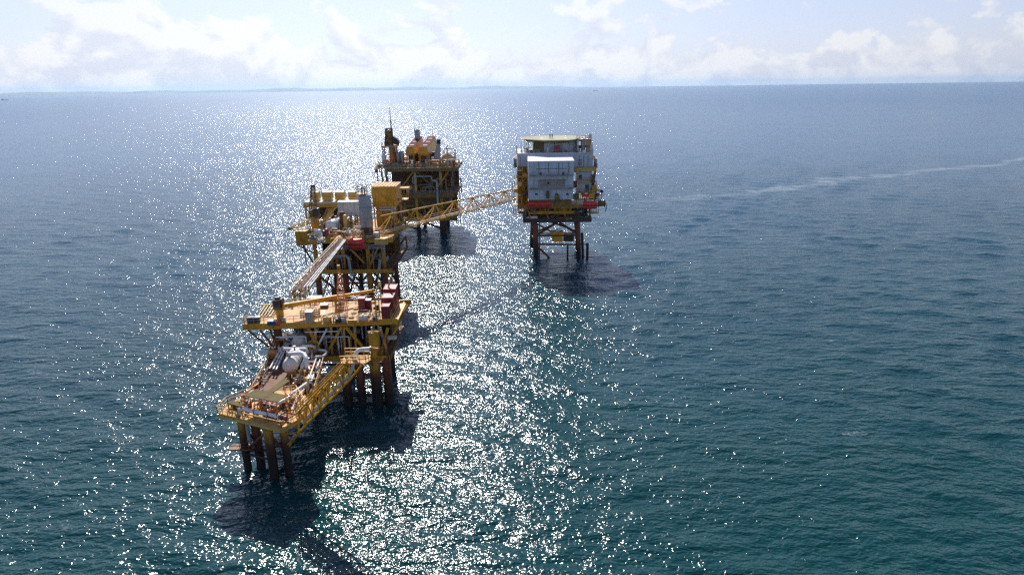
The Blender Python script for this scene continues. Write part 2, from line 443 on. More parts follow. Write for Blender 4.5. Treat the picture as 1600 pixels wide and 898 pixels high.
# ================================================================== nearest platform: vent deck
ZA = 11.0
A = [onp(340, 645, ZA), onp(440, 669, ZA), onp(493, 640, ZA), onp(470, 608, ZA), onp(398, 612, ZA), onp(356, 629, ZA)]
B2 = [onp(394, 612, ZA), onp(492, 612, ZA), onp(503, 578, ZA), onp(511, 545, ZA), onp(508, 520, ZA), onp(438, 520, ZA), onp(424, 545, ZA), onp(415, 575, ZA)]
pa = thing('vent_platform', 'nearest and lowest yellow platform on four legs, carrying white pipes and a large white vessel', 'oil platform', V((-40, 90, 0)))
MB().prism([(p.x, p.y) for p in A], ZA-.28, ZA).build('deck', M['deck'], pa)
MB().prism([(p.x, p.y) for p in B2], ZA-.36, ZA-.02).build('walkway_deck', M['brown'], pa)
for a, b in zip(A, A[1:]+A[:1]):
    if (a-A[3]).length < .1: continue
    MB().bar(a-V((0,0,.5)), b-V((0,0,.5)), .2, .42).build('edge_beam', M['pale'], pa)
for k in range(4):
    t = (k+.5)/4; MB().bar(A[0].lerp(A[1], t)-V((0,0,.55)), A[5].lerp(A[3], t)-V((0,0,.55)), .25, .5).build('deck_beam', M['mustard'], pa)
for g in (0, 1):
    a, b = (B2[0], B2[-3]) if g == 0 else (B2[1], B2[4]); a, b = a+V((.3-.6*g, 0, -.9)), b+V((.3-.6*g, 0, -.9))
    m = MB(); m.bar(a, b, .35, .8); m.build('main_girder', M['mustard'], pa)
for k in range(7):
    t = k/6; a, b = B2[0].lerp(B2[-3], t), B2[1].lerp(B2[4], t); MB().bar(a-V((-.5,0,.65)), b-V((.5,0,.65)), .2, .5).build('deck_beam', M['mustard'], pa)
LA = [V((q.x, q.y, 0)) for q in (atz(374, 645, 10.6), atz(416, 655, 10.6), atz(396, 640, 10.6), atz(440, 650, 10.6))]
LR = (.62, .74, .6, .62)
tops = []
for p, r in zip(LA, LR):
    tp = V((p.x, p.y, ZA-.3)); tops.append(tp); leg(pa, V((p.x, p.y, -4)), tp, r, 'legpaint' if r > .61 else 'legrust')
for i, j, za, zb in ((0,2,3.4,3.4),(2,3,3.4,3.4),(0,1,3.6,8.6),(1,3,8.2,4),(0,2,8,4.5),(0,1,3.2,3.2),(1,3,3.2,3.2),(2,3,8.4,4.2),(2,0,8.6,8.6)):
    p, q = LA[i], LA[j]; brace(pa, (p.x, p.y, za), (q.x, q.y, zb), .2, 'legrust')
e = atz(362, 712, 0); e = V((LA[0].x-2.0, LA[0].y-.4, 4.4))
m = MB(); m.box(e.x-.4, LA[0].x+1.6, LA[0].y-.9, LA[0].y+.9, 4.2, 4.45); m.build('landing_stage', M['rusty'], pa)
railing(pa, [V((e.x-.3, LA[0].y-.8, 4.45)), V((LA[0].x+1.4, LA[0].y-.8, 4.45)), V((LA[0].x+1.4, LA[0].y+.8, 4.45))], 'rusty')
railing(pa, [A[4], A[5], A[0], A[1], A[1].lerp(A[2], .5)], 'mustard', step=1.1)
railing(pa, [B2[0]+V((.1,0,0)), B2[-1], B2[-2], B2[-3]], 'mustard', step=1.3)
railing(pa, [B2[1], B2[2], B2[3]], 'mustard', step=1.3)
for (x, y) in ((452, 650), (470, 640), (482, 630)):
    p = onp(x, y, ZA); member(pa, p, p+V((0,0,3.4)), .12, 'mustard', 'post')
# grey riser beside the left leg
pipe_run([V((LA[0].x+.95, LA[0].y-.1, 10.2)), V((LA[0].x+.95, LA[0].y-.1, 5.6))], .3, 'short grey riser pipe clamped beside the front left leg of the nearest platform', 'grey', 'riser_pipe')
pipe_run([V((LA[2].x-.9, LA[2].y+.6, 10.2)), V((LA[2].x-.9, LA[2].y+.6, -3))], .26, 'dark riser between the left legs of the nearest platform', 'legrust', 'riser_pipe', flanges=False)
pipe_run([V((LA[3].x-.9, LA[3].y+1.2, 10.2)), V((LA[3].x-.9, LA[3].y+1.2, -3))], .3, 'dark rusty riser behind the thick front right leg of the nearest platform', 'legrust', 'riser_pipe', flanges=False)

def shelter(px, h, label, mat='canopy'):
    P = [onp(x, y, ZA+h) for x, y in px]; c = sum(P, V((0,0,0)))/4
    t = thing('shelter_roof', label, 'shelter', V((c.x, c.y, ZA)))
    MB().plate(P, .12).build('roof', M[mat], t)
    for p in P:
        q = p.lerp(c, .08); MB().bar((q.x, q.y, ZA), (q.x, q.y, ZA+h-.13), .1).build('post', M['mustard'], t)
    return t
shelter([(378, 617), (402, 608), (448, 617), (433, 628)], 3.0, 'wide grey-green sheet roof on posts over the front deck of the nearest platform')
shelter([(414, 613), (427, 612), (453, 594), (443, 591)], 2.8, 'narrow grey-green sheet roof running back beside the large white vessel')
shelter([(355, 629), (361, 625), (383, 629), (377, 635)], 1.9, 'low dull sheet cover at the left corner of the nearest platform')

def pressure_vessel(p, q, r, label, mat='dirtywhite', z0=ZA, nz=3):
    p, q = V(p), V(q); c = (p+q)/2; d = (q-p).normalized()
    t = thing('pressure_vessel', label, 'vessel', V((c.x, c.y, z0)))
    MB().vessel(p, q, r, 24).build('shell', M[mat], t)
    for f in (.25, .75):
        e = p.lerp(q, f); b = MB(); sd = V((-d.y, d.x, 0)).normalized()
        b.bar(V((e.x, e.y, z0))-sd*r*.0+V((0,0,0)), V((e.x, e.y, e.z-r*.6)), r*1.5 if abs(d.x) < abs(d.y) else .3, .3 if abs(d.x) < abs(d.y) else r*1.5)
        b.build('saddle', M['mustard'], t)
    for k in range(nz):
        e = p.lerp(q, .2+.6*k/max(1, nz-1)); b = MB().tube(e+V((0,0,r*.9)), e+V((0,0,r*1.35)), .16, 10).tube(e+V((0,0,r*1.35)), e+V((0,0,r*1.35+.12)), .27, 10)
        b.build('nozzle', M['steel'], t)
    for f in (.3, .5, .7):
        e = p.lerp(q, f); MB().tube(e-d*.05, e+d*.05, r*1.025, 24).build('band', M['steel'], t)
    return t
v0, v1 = onp(452, 574, 13.1), onp(464, 551, 13.1)
pressure_vessel(v0, v1, 1.35, 'large dirty white horizontal vessel in the middle of the nearest platform deck')
v2, v3 = onp(466, 536, 13.0), onp(473, 524, 13.0)
pressure_vessel(v2, v3, 1.3, 'rear dirty white vessel just under the edge of the crane deck')
# fat white pipes over the vessel
def pp(l): return [onp(x, y, z) for x, y, z in l]
pipe_run(pp([(449, 553, 15.0), (475, 551, 15.2), (479, 562, 14.6), (479, 575, 13.0)]), .38, 'fat white pipe arching over the large vessel and bending down')
pipe_run(pp([(478, 561, 13.9), (472, 571, 13.7), (474, 584, 11.2)]), .34, 'short fat white elbow pipe dropping to the deck right of the large vessel')
pipe_run(pp([(442, 545, 14.0), (479, 545, 14.1), (480, 551, 13.2)]), .3, 'white pipe crossing just behind the arching fat pipe')
pipe_run(pp([(436, 528, 13.5), (470, 523, 13.9), (478, 529, 13.3), (492, 527, 13.2), (494, 535, 12.0)]), .3, 'white pipe snaking across in front of the rear vessel')
pipe_run(pp([(470, 541, 13.4), (490, 540, 13.4), (494, 549, 11.4)]), .26, 'white pipe leaving the rear vessel to the right')
for k, (o, lab) in enumerate(((0, 'leftmost long white pipe running back along the brown deck'), (5, 'long white pipe running back beside the leftmost one'), (9, 'third long white pipe in from the left along the brown deck'))):
    pipe_run(pp([(421+o*1.15, 576+o*.2, 12.1), (439+o*.75, 545, 12.4), (464+o*.35, 515, 13.2)]), .15, lab)
pipe_run(pp([(485, 600, 11.5), (492, 580, 11.9), (500, 563, 12.2)]), .16, 'white pipe sloping back along the right deck edge')
pipe_run(pp([(484, 558, 12.2), (507, 556, 12.2), (511, 548, 12.3), (497, 546, 12.3)]), .22, 'white loop of pipe sticking out past the right deck edge')
pipe_run(pp([(487, 533, 12.8), (496, 514, 15.6)]), .2, 'left of two short white pipes rising under the crane deck girder')
pipe_run(pp([(498, 538, 12.8), (511, 513, 15.6)]), .2, 'right of two short white pipes rising under the crane deck girder')
pipe_run(pp([(450, 619, 12.0), (467, 607, 12.0), (483, 596, 12.0), (487, 585, 11.6)]), .26, 'dirty white pipe running back beside the yellow vent boom', 'dirtywhite')
# manifold at the front
pipe_run(pp([(372, 648, 11.2), (374, 640, 12.2), (380, 638, 12.4), (393, 642, 12.2), (438, 651, 12.2)]), .3, 'white manifold pipe lying along the front edge of the nearest deck')
pipe_run(pp([(390, 634, 11.2), (391, 624, 11.1), (415, 625, 11.1), (420, 650, 11.2)]), .24, 'white pipe hoop standing under the wide sheet roof')
pipe_run(pp([(427, 634, 11.3), (428, 633, 12.4), (452, 621, 12.5)]), .26, 'white pipe stub leading from the wide sheet roof to the right')
p = onp(441, 652, 12.2); d = (onp(441, 652, 12.2)-onp(430, 649.4, 12.2)).normalized()
t = thing('blind_flange', 'black and red end flange on the front manifold pipe', 'flange', p)
MB().tube(p, p+d*.35, .48, 14).build('blind_plate', M['black'], t); MB().tube(p+d*.35, p+d*.8, .4, 14).build('red_cap', M['red'], t)
for k, (x, y, lab) in enumerate(((385, 645, 'valve with handwheel left of the front manifold'), (402, 648, 'valve with handwheel in the middle of the front manifold'), (428, 655, 'valve with handwheel near the black end flange'), (410, 633, 'valve with handwheel under the wide sheet roof'))):
    valve(onp(x, y, ZA), 1.3, lab, group='valves on the nearest deck')
tote(onp(429, 558, ZA), 1.7, 1.6, 1.2, .1, 'bright orange box at the left edge beside the long white pipes', 'orange', name='orange_box', cat='box')
skid(onp(400, 602, ZA), 1.3, 2.0, 1.0, 1.2, 'small rusty pump frame on the left deck edge of the nearest platform', 'rusty')
skid(onp(368, 637, ZA), 1.6, 1.1, .9, -.4, 'dark low machinery frame in the left corner of the nearest platform', 'dark')
skid(onp(453, 541, ZA), 2.4, 1.6, 1.8, .2, 'cluttered yellow valve frame between the two dirty white vessels', 'pale')
skid(onp(492, 548, ZA), 2.0, 2.2, 2.2, .1, 'yellow pipe frame at the right edge behind the loop of pipe', 'mustard')
skid(onp(468, 598, ZA), 2.2, 1.8, 1.6, .3, 'rusty instrument frame between the narrow roof and the vent boom', 'rusty', boxmat='steel')
skid(onp(428, 537, ZA), 1.6, 1.4, 1.7, .3, 'small dirty pipe frame at the rear left of the brown deck', 'rusty', boxmat='dirtywhite')
for (x, y, h, lab) in ((382, 592, 3.4, 'thin leaning pole left of the brown deck'), (371, 622, 3.2, 'thin pole at the rear left corner of the nearest deck'), (396, 586, 3.0, 'thin pole beside the small rusty pump frame')):
    q = onp(x+12, y+12, ZA); antenna(q, h, lab, .05, 'rusty', 'thin poles on the nearest platform')

# inclined vent boom
tb = thing('vent_boom', 'yellow lattice boom with stairway climbing right from the nearest platform', 'boom', onp(462, 668, ZA))
YB = 85.6
lo0, lo1 = at(466, 676, YB), at(548, 592, YB)
up0, up1 = at(461, 640, YB), at(546, 572, YB)
off = V((.25, 2.0, 0))
hgt = 3.2
Lf = [lo0, lo1]; Uf = [lo0+V((0,0,hgt)), lo1+V((0,0,hgt))]
Lb = [lo0+off, lo1+off]; Ub = [p+off for p in Uf]
for pr, nm in ((Lf, 'chord'), (Uf, 'chord'), (Lb, 'chord'), (Ub, 'chord')):
    MB().tube(pr[0], pr[1], .16, 8).build(nm, M['yellow'], tb)
n = 7
for k in range(n):
    a, b, c2 = k/n, (k+.5)/n, (k+1)/n
    for L_, U_ in ((Lf, Uf), (Lb, Ub)):
        m = MB(); m.bar(L_[0].lerp(L_[1], a), U_[0].lerp(U_[1], b), .2); m.build('lattice_bar', M['yellow'], tb)
        m = MB(); m.bar(U_[0].lerp(U_[1], b), L_[0].lerp(L_[1], c2), .2); m.build('lattice_bar', M['yellow'], tb)
    for P_, Q_ in ((Lf, Lb), (Uf, Ub)):
        MB().bar(P_[0].lerp(P_[1], a), Q_[0].lerp(Q_[1], a), .13).build('cross_bar', M['yellow'], tb)
sd = V((0, .5, 0)); d = (Uf[1]-Uf[0]).normalized()
for Q_ in (Uf, Ub): MB().rail([Q_[0].lerp(Q_[1], .0), Q_[0].lerp(Q_[1], .9)], 1.0, 1.8, .045).build('railing', M['yellow'], tb)
m = MB(); s0, s1 = Uf[0]+off*.5-V((0,0,.6)), Uf[1]+off*.5-V((0,0,.6))
m.stair(s0+V((0,0,.15)), s1+V((0,0,.15)), 1.1); m.build('stairway', M['yellow'], tb)
e = [onp(536, 574, 0)]
zt = Uf[1].z-.6
T = [Uf[1]+V((-1.2,-.3,0)), Uf[1]+V((2.6,-.3,0)), Uf[1]+V((3.1, 1.2, 0)), Uf[1]+V((2.6, 2.6, 0)), Uf[1]+V((-1.2, 2.6, 0))]
MB().prism([(p.x, p.y) for p in T], zt, zt+.14).build('end_platform', M['deck'], tb)
MB().rail([V((p.x, p.y, zt+.14)) for p in T[:5]], 1.15, 1.0, .045).build('railing', M['yellow'], tb)
for a, b in ((T[1], Lf[1]), (T[3], Lb[1])): member(tb, V((a.x-.4, a.y+.2 if a is T[1] else a.y-.2, zt)), b, .18, 'yellow', 'knee_brace')
for q, g in ((lo0, 0), (lo0+off, 0)):
    member(tb, q.lerp(lo1 if q is lo0 else lo1+off, .18), V((LA[3].x, LA[3].y, 4.6+(.5 if q is lo0 else 0))), .2, 'mustard', 'strut')
member(tb, lo0.lerp(lo1, .02), V((LA[3].x+.2, LA[3].y-.3, 7.6)), .18, 'mustard', 'strut')
c = off*.5+V((0,0,.85))
pipe_run([lo0+c+d*.6, lo1+c-d*.4, Uf[1]+off*.5+V((.9,0,1.15)), Uf[1]+off*.5+V((3.0,0,1.25))], .3, 'thick pale vent pipe running up inside the yellow boom', 'white', 'vent_pipe', flanges=False)
q = Uf[1]+off*.5+V((3.0,0,1.25))
tp = thing('vent_tip', 'orange nozzle on the end of the vent pipe at the boom tip', 'nozzle', q)
MB().lathe(q, q+V((1.15,0,-.05)), [(0,.34),(.15,.34),(.2,.27),(.85,.2),(1,.2)], 12).build('nozzle', M['orange'], tp)
MB().tube(q+V((-.05,0,0)), q+V((.1,0,0)), .42, 12).build('flange', M['steel'], tp)

# ================================================================== middle platform: crane deck
ZB = 17.0
FL, FR = onp(379, 506, ZB), onp(621, 497, ZB)
yb = 12.4
BL, BR = FL+V((0, yb, 0)), FR+V((0, yb-.5, 0))
BLi = FL.lerp(FR, .12)+V((0, yb, 0))
pb = thing('wellhead_platform', 'middle yellow platform with a broad rust-stained crane deck over dark legs', 'oil platform', V((-36, 120, 0)))
MB().prism([(p.x, p.y) for p in (FL.lerp(FR, .13)+V((0,.2,0)), FR+V((-1.3,.2,0)), FR+V((-1.3,11.2,0)), BLi+V((0,-1.2,0)))], ZB-.25, ZB).build('deck', M['decktan'], pb)
MB().prism([(p.x, p.y) for p in (FL+V((.3,.2,0)), FL.lerp(FR, .128)+V((0,.2,0)), FL.lerp(FR, .128)+V((0,3.4,0)), FL+V((.3,3.4,0)))], ZB-.25, ZB-.01).build('side_deck', M['deck'], pb)
MB().bar(FL-V((0,0,.62)), FR-V((0,0,.62)), .35, 1.25).build('front_girder', M['mustard'], pb)
MB().bar(FL.lerp(FR,.12)+V((0,11.4,-.5)), FR+V((1.0,11.4,-.5)), .35, 1.0).build('rear_girder', M['mustard'], pb)
for t, y in ((.135, 11.1), (.3, 11.1), (.47, 11.1), (.64, 11.1), (.8, 11.1), (.905, 11.1), (.985, 11.1)):
    a = FL.lerp(FR, t); MB().bar(a+V((0,.2,-.75)), a+V((0,y,-.75)), .3, .9).build('deck_beam', M['mustard'], pb)
rp = onp(562, 498, ZB)
pl = [onp(483, 494, ZB), onp(508, 494, ZB), onp(508, 474, ZB), onp(500, 474, ZB)]
m = MB(); m.prism([(p.x, p.y) for p in pl], ZB+.004, ZB+.03); m.build('orange_plate', M['orange'], pb)
ob = rp
# legs: hidden pair at left, a close group at right
BLG = [atz(x, y, 0) for x, y in ((545, 632), (567, 632), (591, 632), (609, 629))]
for k, (p, r, mt) in enumerate(zip(BLG, (.95, .85, 1.05, .9), ('legrust', 'legrust', 'legpaint', 'legrust'))):
    leg(pb, V((p.x, p.y, -4)), V((p.x, p.y, 10.2)), r, mt)
LL = [V((-46.5, 115.5, 0)), V((-46.5, 126.5, 0)), V((-36, 127.5, 0)), V((-27, 127.5, 0)), V((-40.5, 115.5, 0))]
for p in LL: leg(pb, V((p.x, p.y, -4)), V((p.x, p.y, 16.0)), .8, 'legrust')
p = BLG[2]; leg(pb, V((p.x, p.y+1.2, 10.0)), V((p.x, p.y+1.2, 15.3)), 1.1, 'mustard', name='column')
MB().box(-47, -24.6, 126.2, 126.5, 10.6, 16).build('sun_block_wall', M['dark'], pb)  # added back and side walls that keep sun out under the deck
MB().box(-24.9, -24.6, 119, 126.2, 10.6, 16).build('sun_block_wall', M['rusty'], pb)
# cellar deck
cz = 10.6
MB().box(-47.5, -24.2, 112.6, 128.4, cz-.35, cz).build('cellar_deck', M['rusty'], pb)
MB().bar((-47.5, 112.3, cz-.5), (-24.0, 112.3, cz-.5), .3, 1.0).build('cellar_girder', M['mustard'], pb)
MB().bar((-24.0, 112.5, cz-.5), (-24.0, 128.4, cz-.5), .3, 1.0).build('cellar_girder', M['rusty'], pb)
railing(pb, [V((-38, 112.5, cz)), V((-24.2, 112.5, cz)), V((-24.2, 128, cz))], 'rusty', step=2)
for a, b in (((-33.5, 15.8), (-36.6, cz)), ((-32.6, 15.8), (-28.4, cz+.4)), ((-40, 15.8), (-37.4, cz)), ((-26, 15.8), (-24.6, cz)), ((-24.4, 15.6), (-25.8, cz))):
    member(pb, (a[0], 114.4, a[1]), (b[0], 113.0, b[1]), .42, 'mustard')
for x in (-38.6, -35.5, -33, -30.8): member(pb, (x, 114.6, 15.8), (x, 113.4, cz), .34, 'mustard', 'column')
# left cantilever struts and the right outrigger
kn = V((-46.6, 115.4, 9.4))
for t in (.02, .10, .165, .2): member(pb, FL.lerp(FR, t)+V((0, .2, -1.2)), kn, .3, 'rusty', 'strut')
for y in (115, 121, 127): member(pb, V((-22.4, y+1.5, 15.6)), V((-25.6, y, 11.2)), .35, 'mustard', 'strut')
m = MB(); m.box(-23.85, -22.6, 116.2, 126.0, 16.2, 16.6); m.build('outrigger_deck', M['mustard'], pb)
m = MB(); m.box(-24.6, -22.8, 113.6, 115.0, 13.4, 13.7); m.build('side_landing', M['cream'], pb)
for x0, y0, x1, y1, za, zb in ((0,0,1,0,2.2,2.2),(1,0,2,0,2.2,2.2),(2,0,3,0,2.2,2.2),(0,0,1,0,6.6,6.6),(1,0,2,0,6.6,6.6),(2,0,3,0,6.6,6.6)):
    p, q = BLG[x0], BLG[x1]; brace(pb, (p.x, p.y, za), (q.x, q.y, zb), .32, 'legrust')
for a, b in (((LL[0], 2), (LL[1], 9)), ((LL[1], 2.5), (LL[2], 9.5)), ((LL[2], 9.5), (LL[3], 2.5)), ((LL[4], 2), (LL[0], 9.5)), ((BLG[3], 2), (LL[3], 9.5)), ((BLG[0], 2.2), (LL[4], 2.2)), ((LL[4], 2.2), (LL[0], 2.2)), ((LL[1], 2.2), (LL[2], 2.2)), ((LL[2], 2.2), (LL[3], 2.2))):
    brace(pb, (a[0].x, a[0].y, a[1]), (b[0].x, b[0].y, b[1]), .3, 'legrust')
for k in range(9):                              # well conductors under the deck
    x = -37.2+1.25*k; y = 118.5+1.5*(k % 2)
    pipe_run([V((x, y, 16.1)), V((x, y, 11.0))], .17, ['pale conductor pipe standing in the dark space under the crane deck'][0], 'white' if k % 3 else 'grey', 'conductor_pipe', 'conductor pipes under the crane deck', False)
USED['pale conductor pipe standing in the dark space under the crane deck'] = 1
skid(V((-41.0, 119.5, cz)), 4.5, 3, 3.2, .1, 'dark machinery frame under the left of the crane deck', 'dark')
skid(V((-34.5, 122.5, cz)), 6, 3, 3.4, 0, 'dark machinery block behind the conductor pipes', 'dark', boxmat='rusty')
pipe_run([V((-40.5, 113.6, 15.2)), V((-33.8, 113.6, 15.3))], .1, 'thin white pipe hung under the front girder, upper one', 'white')
pipe_run([V((-46.2, 113.4, 14.3)), V((-40.3, 113.4, 14.4)), V((-40.3, 113.4, 12.8))], .14, 'white pipe hung under the left of the front girder', 'white')
pipe_run([V((-27.4, 113.7, 16.0)), V((-27.4, 113.7, 15.2)), V((-25.6, 113.7, 15.2)), V((-25.6, 113.7, 16.0))], .1, 'small white pipe loop under the right of the front girder', 'white')
pipe_run([V((-24.3, 112.2, 15)), V((-24.3, 112.2, 5.5))], .16, 'dark vertical pipe down the right corner of the middle platform', 'rusty', flanges=False)
z1 = V((0,0,0.0))
railing(pb, [FL+V((.2,.25,0)), FL.lerp(FR,.9)+V((0,.25,0))], 'mustard', step=1.9)
railing(pb, [FL+V((.3,3.3,0)), FL+V((.3,.3,0))], 'mustard')
railing(pb, [BLi+V((0,-1.3,0)), FR+V((-2.7,11.1,0))], 'mustard', step=2)
railing(pb, [FR+V((-1.4,10,0)), FR+V((-1.4,.3,0))], 'mustard', step=1.5)
for x, y, dx in ((588, 500, 0), (594, 498, 0), (596, 478, .2)):
    q = onp(x, y, ZB); member(pb, q, q+V((dx, 0, 5.0)), .16, 'mustard', 'post')
for a, b in (((586, 459), (593, 443)), ((604, 460), (611, 432))):
    p, q = at(a[0], a[1], 124), at(b[0], b[1], 124); member(pb, p, q, .34, 'pale', 'inclined_beam')

# deck cargo
tote(onp(393, 503, ZB), 1.3, 1.2, 1.1, .05, 'dark blue lidded box at the far left end of the crane deck', 'bluep')
tote(onp(402.5, 502.5, ZB), 1.1, 1.1, 1.1, .2, 'dark blue box with pale lid, second from the left end', 'bluep', 'grey')
tote(onp(425.5, 507.5, ZB), 1.5, 1.0, .95, 0, 'dark blue box with pale lid next to the red drum', 'bluep', 'grey')
drum(onp(434.5, 508.5, ZB), .42, 1.0, 'bright red drum on the front edge of the crane deck', 'boatred')
tote(onp(444, 502, ZB), .7, .6, .8, 0, 'small white box right of the red drum by the crane pedestal', 'white')
t = skid(onp(485, 503, ZB), 1.35, 1.2, 2.3, 0, 'grey cabinet standing at the front of the orange deck plate', 'grey', 'cabinet', 'cabinet', 'grey') if False else tote(onp(485, 503, ZB), 1.35, 1.2, 2.3, 0, 'tall grey cabinet standing at the front of the orange deck plate', 'steel', 'white', name='cabinet', cat='cabinet')
# yellow open basket
c = onp(485, 491, ZB); t = thing('cargo_basket', 'long yellow open cargo basket under the crane boom', 'basket', c)
b = MB(); b.rbox(c, 3.6, 1.5, .12, .12); b.build('floor', M['brown'], t)
for g in (-1, 1):
    b = MB(); a_ = V((math.cos(.12), math.sin(.12), 0)); s_ = V((-a_.y, a_.x, 0))
    for k in range(6): b.bar(c+a_*(-1.8+.72*k)+s_*g*.75, c+a_*(-1.8+.72*k)+s_*g*.75+V((0,0,1.2)), .1)
    for z in (.35, .75, 1.15): b.bar(c-a_*1.8+s_*g*.75+V((0,0,z)), c+a_*1.8+s_*g*.75+V((0,0,z)), .16)
    b.build('side_panel', M['pale'], t)
    b = MB()
    for z in (.35, .75, 1.15): b.bar(c+a_*g*1.8-s_*.7+V((0,0,z)), c+a_*g*1.8+s_*.7+V((0,0,z)), .14)
    b.build('end_panel', M['pale'], t)
tote(onp(507, 480, ZB), 1.5, 1.4, .75, .1, 'low rusty hatch box with pale lid behind the yellow basket', 'rusty', 'dirtywhite', name='hatch_box', cat='hatch')
framed_tank(onp(512, 505, ZB), 1.9, .6, .02, 'pale yellow tank in a frame at the front rail, left of the dark machine', 'pale', 'mustard')
skid(onp(533, 504, ZB), 2.4, 1.3, 1.5, .03, 'dark machine with black engine in a frame on the front rail', 'dark', boxmat='black')
framed_tank(onp(568, 502, ZB), 2.1, .55, .03, 'small tank in a white topped frame near the right of the front rail', 'dirtywhite', 'mustard')
skid(onp(586, 500, ZB), 1.2, 1.2, 1.2, .03, 'small dark pump by the three maroon containers', 'dark', boxmat='greenp')
tote(onp(566.5, 484, ZB), 1.35, 1.3, 2.7, .04, 'taller of two red steel lockers at the back of the crane deck', 'maroon', 'red', name='locker', cat='locker')
tote(onp(576, 481, ZB), 1.25, 1.2, 1.9, .04, 'shorter of two red steel lockers, tan pipe on its lid', 'maroon', 'dirtywhite', name='locker', cat='locker')
for k, (x, y, lab) in enumerate(((556, 483, 'flat round lid on the tan deck nearest the red lockers'), (553, 489.5, 'flat round lid in the middle of the tan deck'), (549, 496.5, 'flat round lid nearest the front rail'), (574, 480.5, 'flat round lid just under the shorter red locker'))):
    c = onp(x, y, ZB); t = thing('hatch_cover', lab, 'hatch cover', c, 'round lids on the crane deck')
    MB().lathe(c, c+V((0,0,.28)), [(0,.5),(.5,.5),(.55,.56),(.8,.56),(1,.3)], 18).build('lid', M['decktan'], t); MB().bar(c+V((-.15,0,.32)), c+V((.15,0,.32)), .06).build('handle', M['rusty'], t)
for k, (x, y, lab) in enumerate(((586, 489, 'dark gas bottle standing by the right rail of the crane deck'), (590, 486, 'dark gas bottle behind the one by the right rail'))):
    drum(onp(x, y, ZB), .28, 1.4, lab, 'black')
container(V((-25.0, 117.0, ZB)), 1.45, 2.2, 2.5, .03, 'dark maroon container nearest the front, smallest of three on the right edge', 'maroon')
container(V((-25.1, 120.6, ZB)), 2.2, 3.4, 3.3, .03, 'middle maroon container with pink faded top on the right edge', 'red')
container(V((-25.3, 124.4, ZB)), 2.4, 3.4, 3.9, .03, 'rear and tallest maroon container on the right edge, faded top', 'red')
# pedestal crane with its boom laid across the deck
c = onp(436, 503, ZB); c = V((c.x, c.y+1.0, ZB))
cr = thing('pedestal_crane', 'yellow pedestal crane whose box boom lies across the crane deck', 'crane', c)
MB().tube(c, c+V((0,0,2.2)), .72, 18).tube(c+V((0,0,2.2)), c+V((0,0,2.45)), .95, 18).build('pedestal', M['mustard'], cr)
MB().rbox(c+V((0,.1,2.45)), 1.7, 2.0, .5).build('slew_platform', M['olive'], cr)
cab = MB().rbox(c+V((-.15,-.25,2.95)), 1.3, 1.5, 1.5).build('cab', M['rusty'], cr)
MB().box(c.x-.65, c.x+.35, c.y-1.06, c.y-1.01, ZB+3.45, ZB+4.2).build('windscreen', M['glass'], cab)
MB().rbox(c+V((.5,.3,2.95)), .5, 1.5, 1.5).build('engine_housing', M['dark'], cr)
MB().rbox(c+V((-.1,-.1,4.45)), .9, .7, .4).build('winch', M['black'], cr)
b0 = c+V((.7, -.2, 3.0)); b1 = at(583, 454, 127.5)
MB().bar(b0, b0.lerp(b1, .62), .5, .78).build('boom_section', M['yellow'], cr); MB().bar(b0.lerp(b1, .58), b1, .38, .58).build('boom_tip_section', M['yellow'], cr)
MB().tube(b1-V((0,.35,0)), b1+V((0,.35,0)), .42, 12).build('sheave', M['olive'], cr)
MB().tube(c+V((.6,0,2.2)), b0.lerp(b1, .2)-V((0,0,.3)), .14, 8).build('lift_cylinder', M['steel'], cr)
r0 = b0.lerp(b1, .60); t = thing('boom_rest', 'green and yellow stand holding up the crane boom mid deck', 'stand', V((r0.x, r0.y, ZB)))
MB().box(r0.x-.75, r0.x+.75, r0.y-.6, r0.y+.6, ZB, ZB+1.9).build('box', M['greenp'], t)
for g in (-1, 1): MB().bar((r0.x+g*.7, r0.y-.65, ZB), (r0.x+g*.7, r0.y-.65, r0.z-.25), .2).build('post', M['yellow'], t)
MB().bar((r0.x-.8, r0.y-.65, r0.z-.45), (r0.x+.8, r0.y-.65, r0.z-.45), .2).build('crosshead', M['yellow'], t)
# stairs and rack at left of crane
t = thing('access_stair', 'slanting yellow slatted stair frame behind the left end of the crane deck', 'stair', onp(412, 486, 15))
p0, p1 = at(410, 494, 117.5), at(424, 477, 121.5)
for k in range(5):
    o = V((.62*k, 0, 0)); MB().bar(p0+o-V((.8,0,0)), p1+o-V((1.2,0,0)), .22, .4).build('stringer', M['pale'], t)
MB().bar(p1-V((2.2,0,-.1)), p1+V((2.2,0,.1)), .3).build('top_beam', M['pale'], t)
MB().bar(p0-V((1.2,0,.1)), p0+V((2.2,0,-.1)), .25).build('base_beam', M['pale'], t)
# slim lattice derrick
c = onp(535, 488, ZB); tp = at(529, 418, c.y)
t = thing('derrick_mast', 'slim tapering orange lattice derrick rising behind the crane boom', 'mast', c)
for k in range(4):
    g, h = (1, 1) if k == 0 else (1, -1) if k == 1 else (-1, -1) if k == 2 else (-1, 1)
    MB().bar(c+V((g*.95, h*.7, 0)), tp+V((g*.16, h*.16, 0)), .14).build('leg', M['orange'], t)
for k in range(1, 9):
    f = k/9; q = c.lerp(tp, f); w_, u_ = .95+(.16-.95)*f, .7+(.16-.7)*f
    b = MB()
    for g in (-1, 1): b.bar(q+V((-w_, g*u_, 0)), q+V((w_, g*u_, 0)), .1); b.bar(q+V((g*w_, -u_, 0)), q+V((g*w_, u_, 0)), .1)
    b.build('cross_frame', M['orange'], t)
MB().rbox(tp, .5, .5, .5).build('crown_block', M['yellow'], t)
t = thing('sheet_stack', 'flat white and green cover lying behind the crane boom near the bridge foot', 'cover', onp(492, 468, ZB))
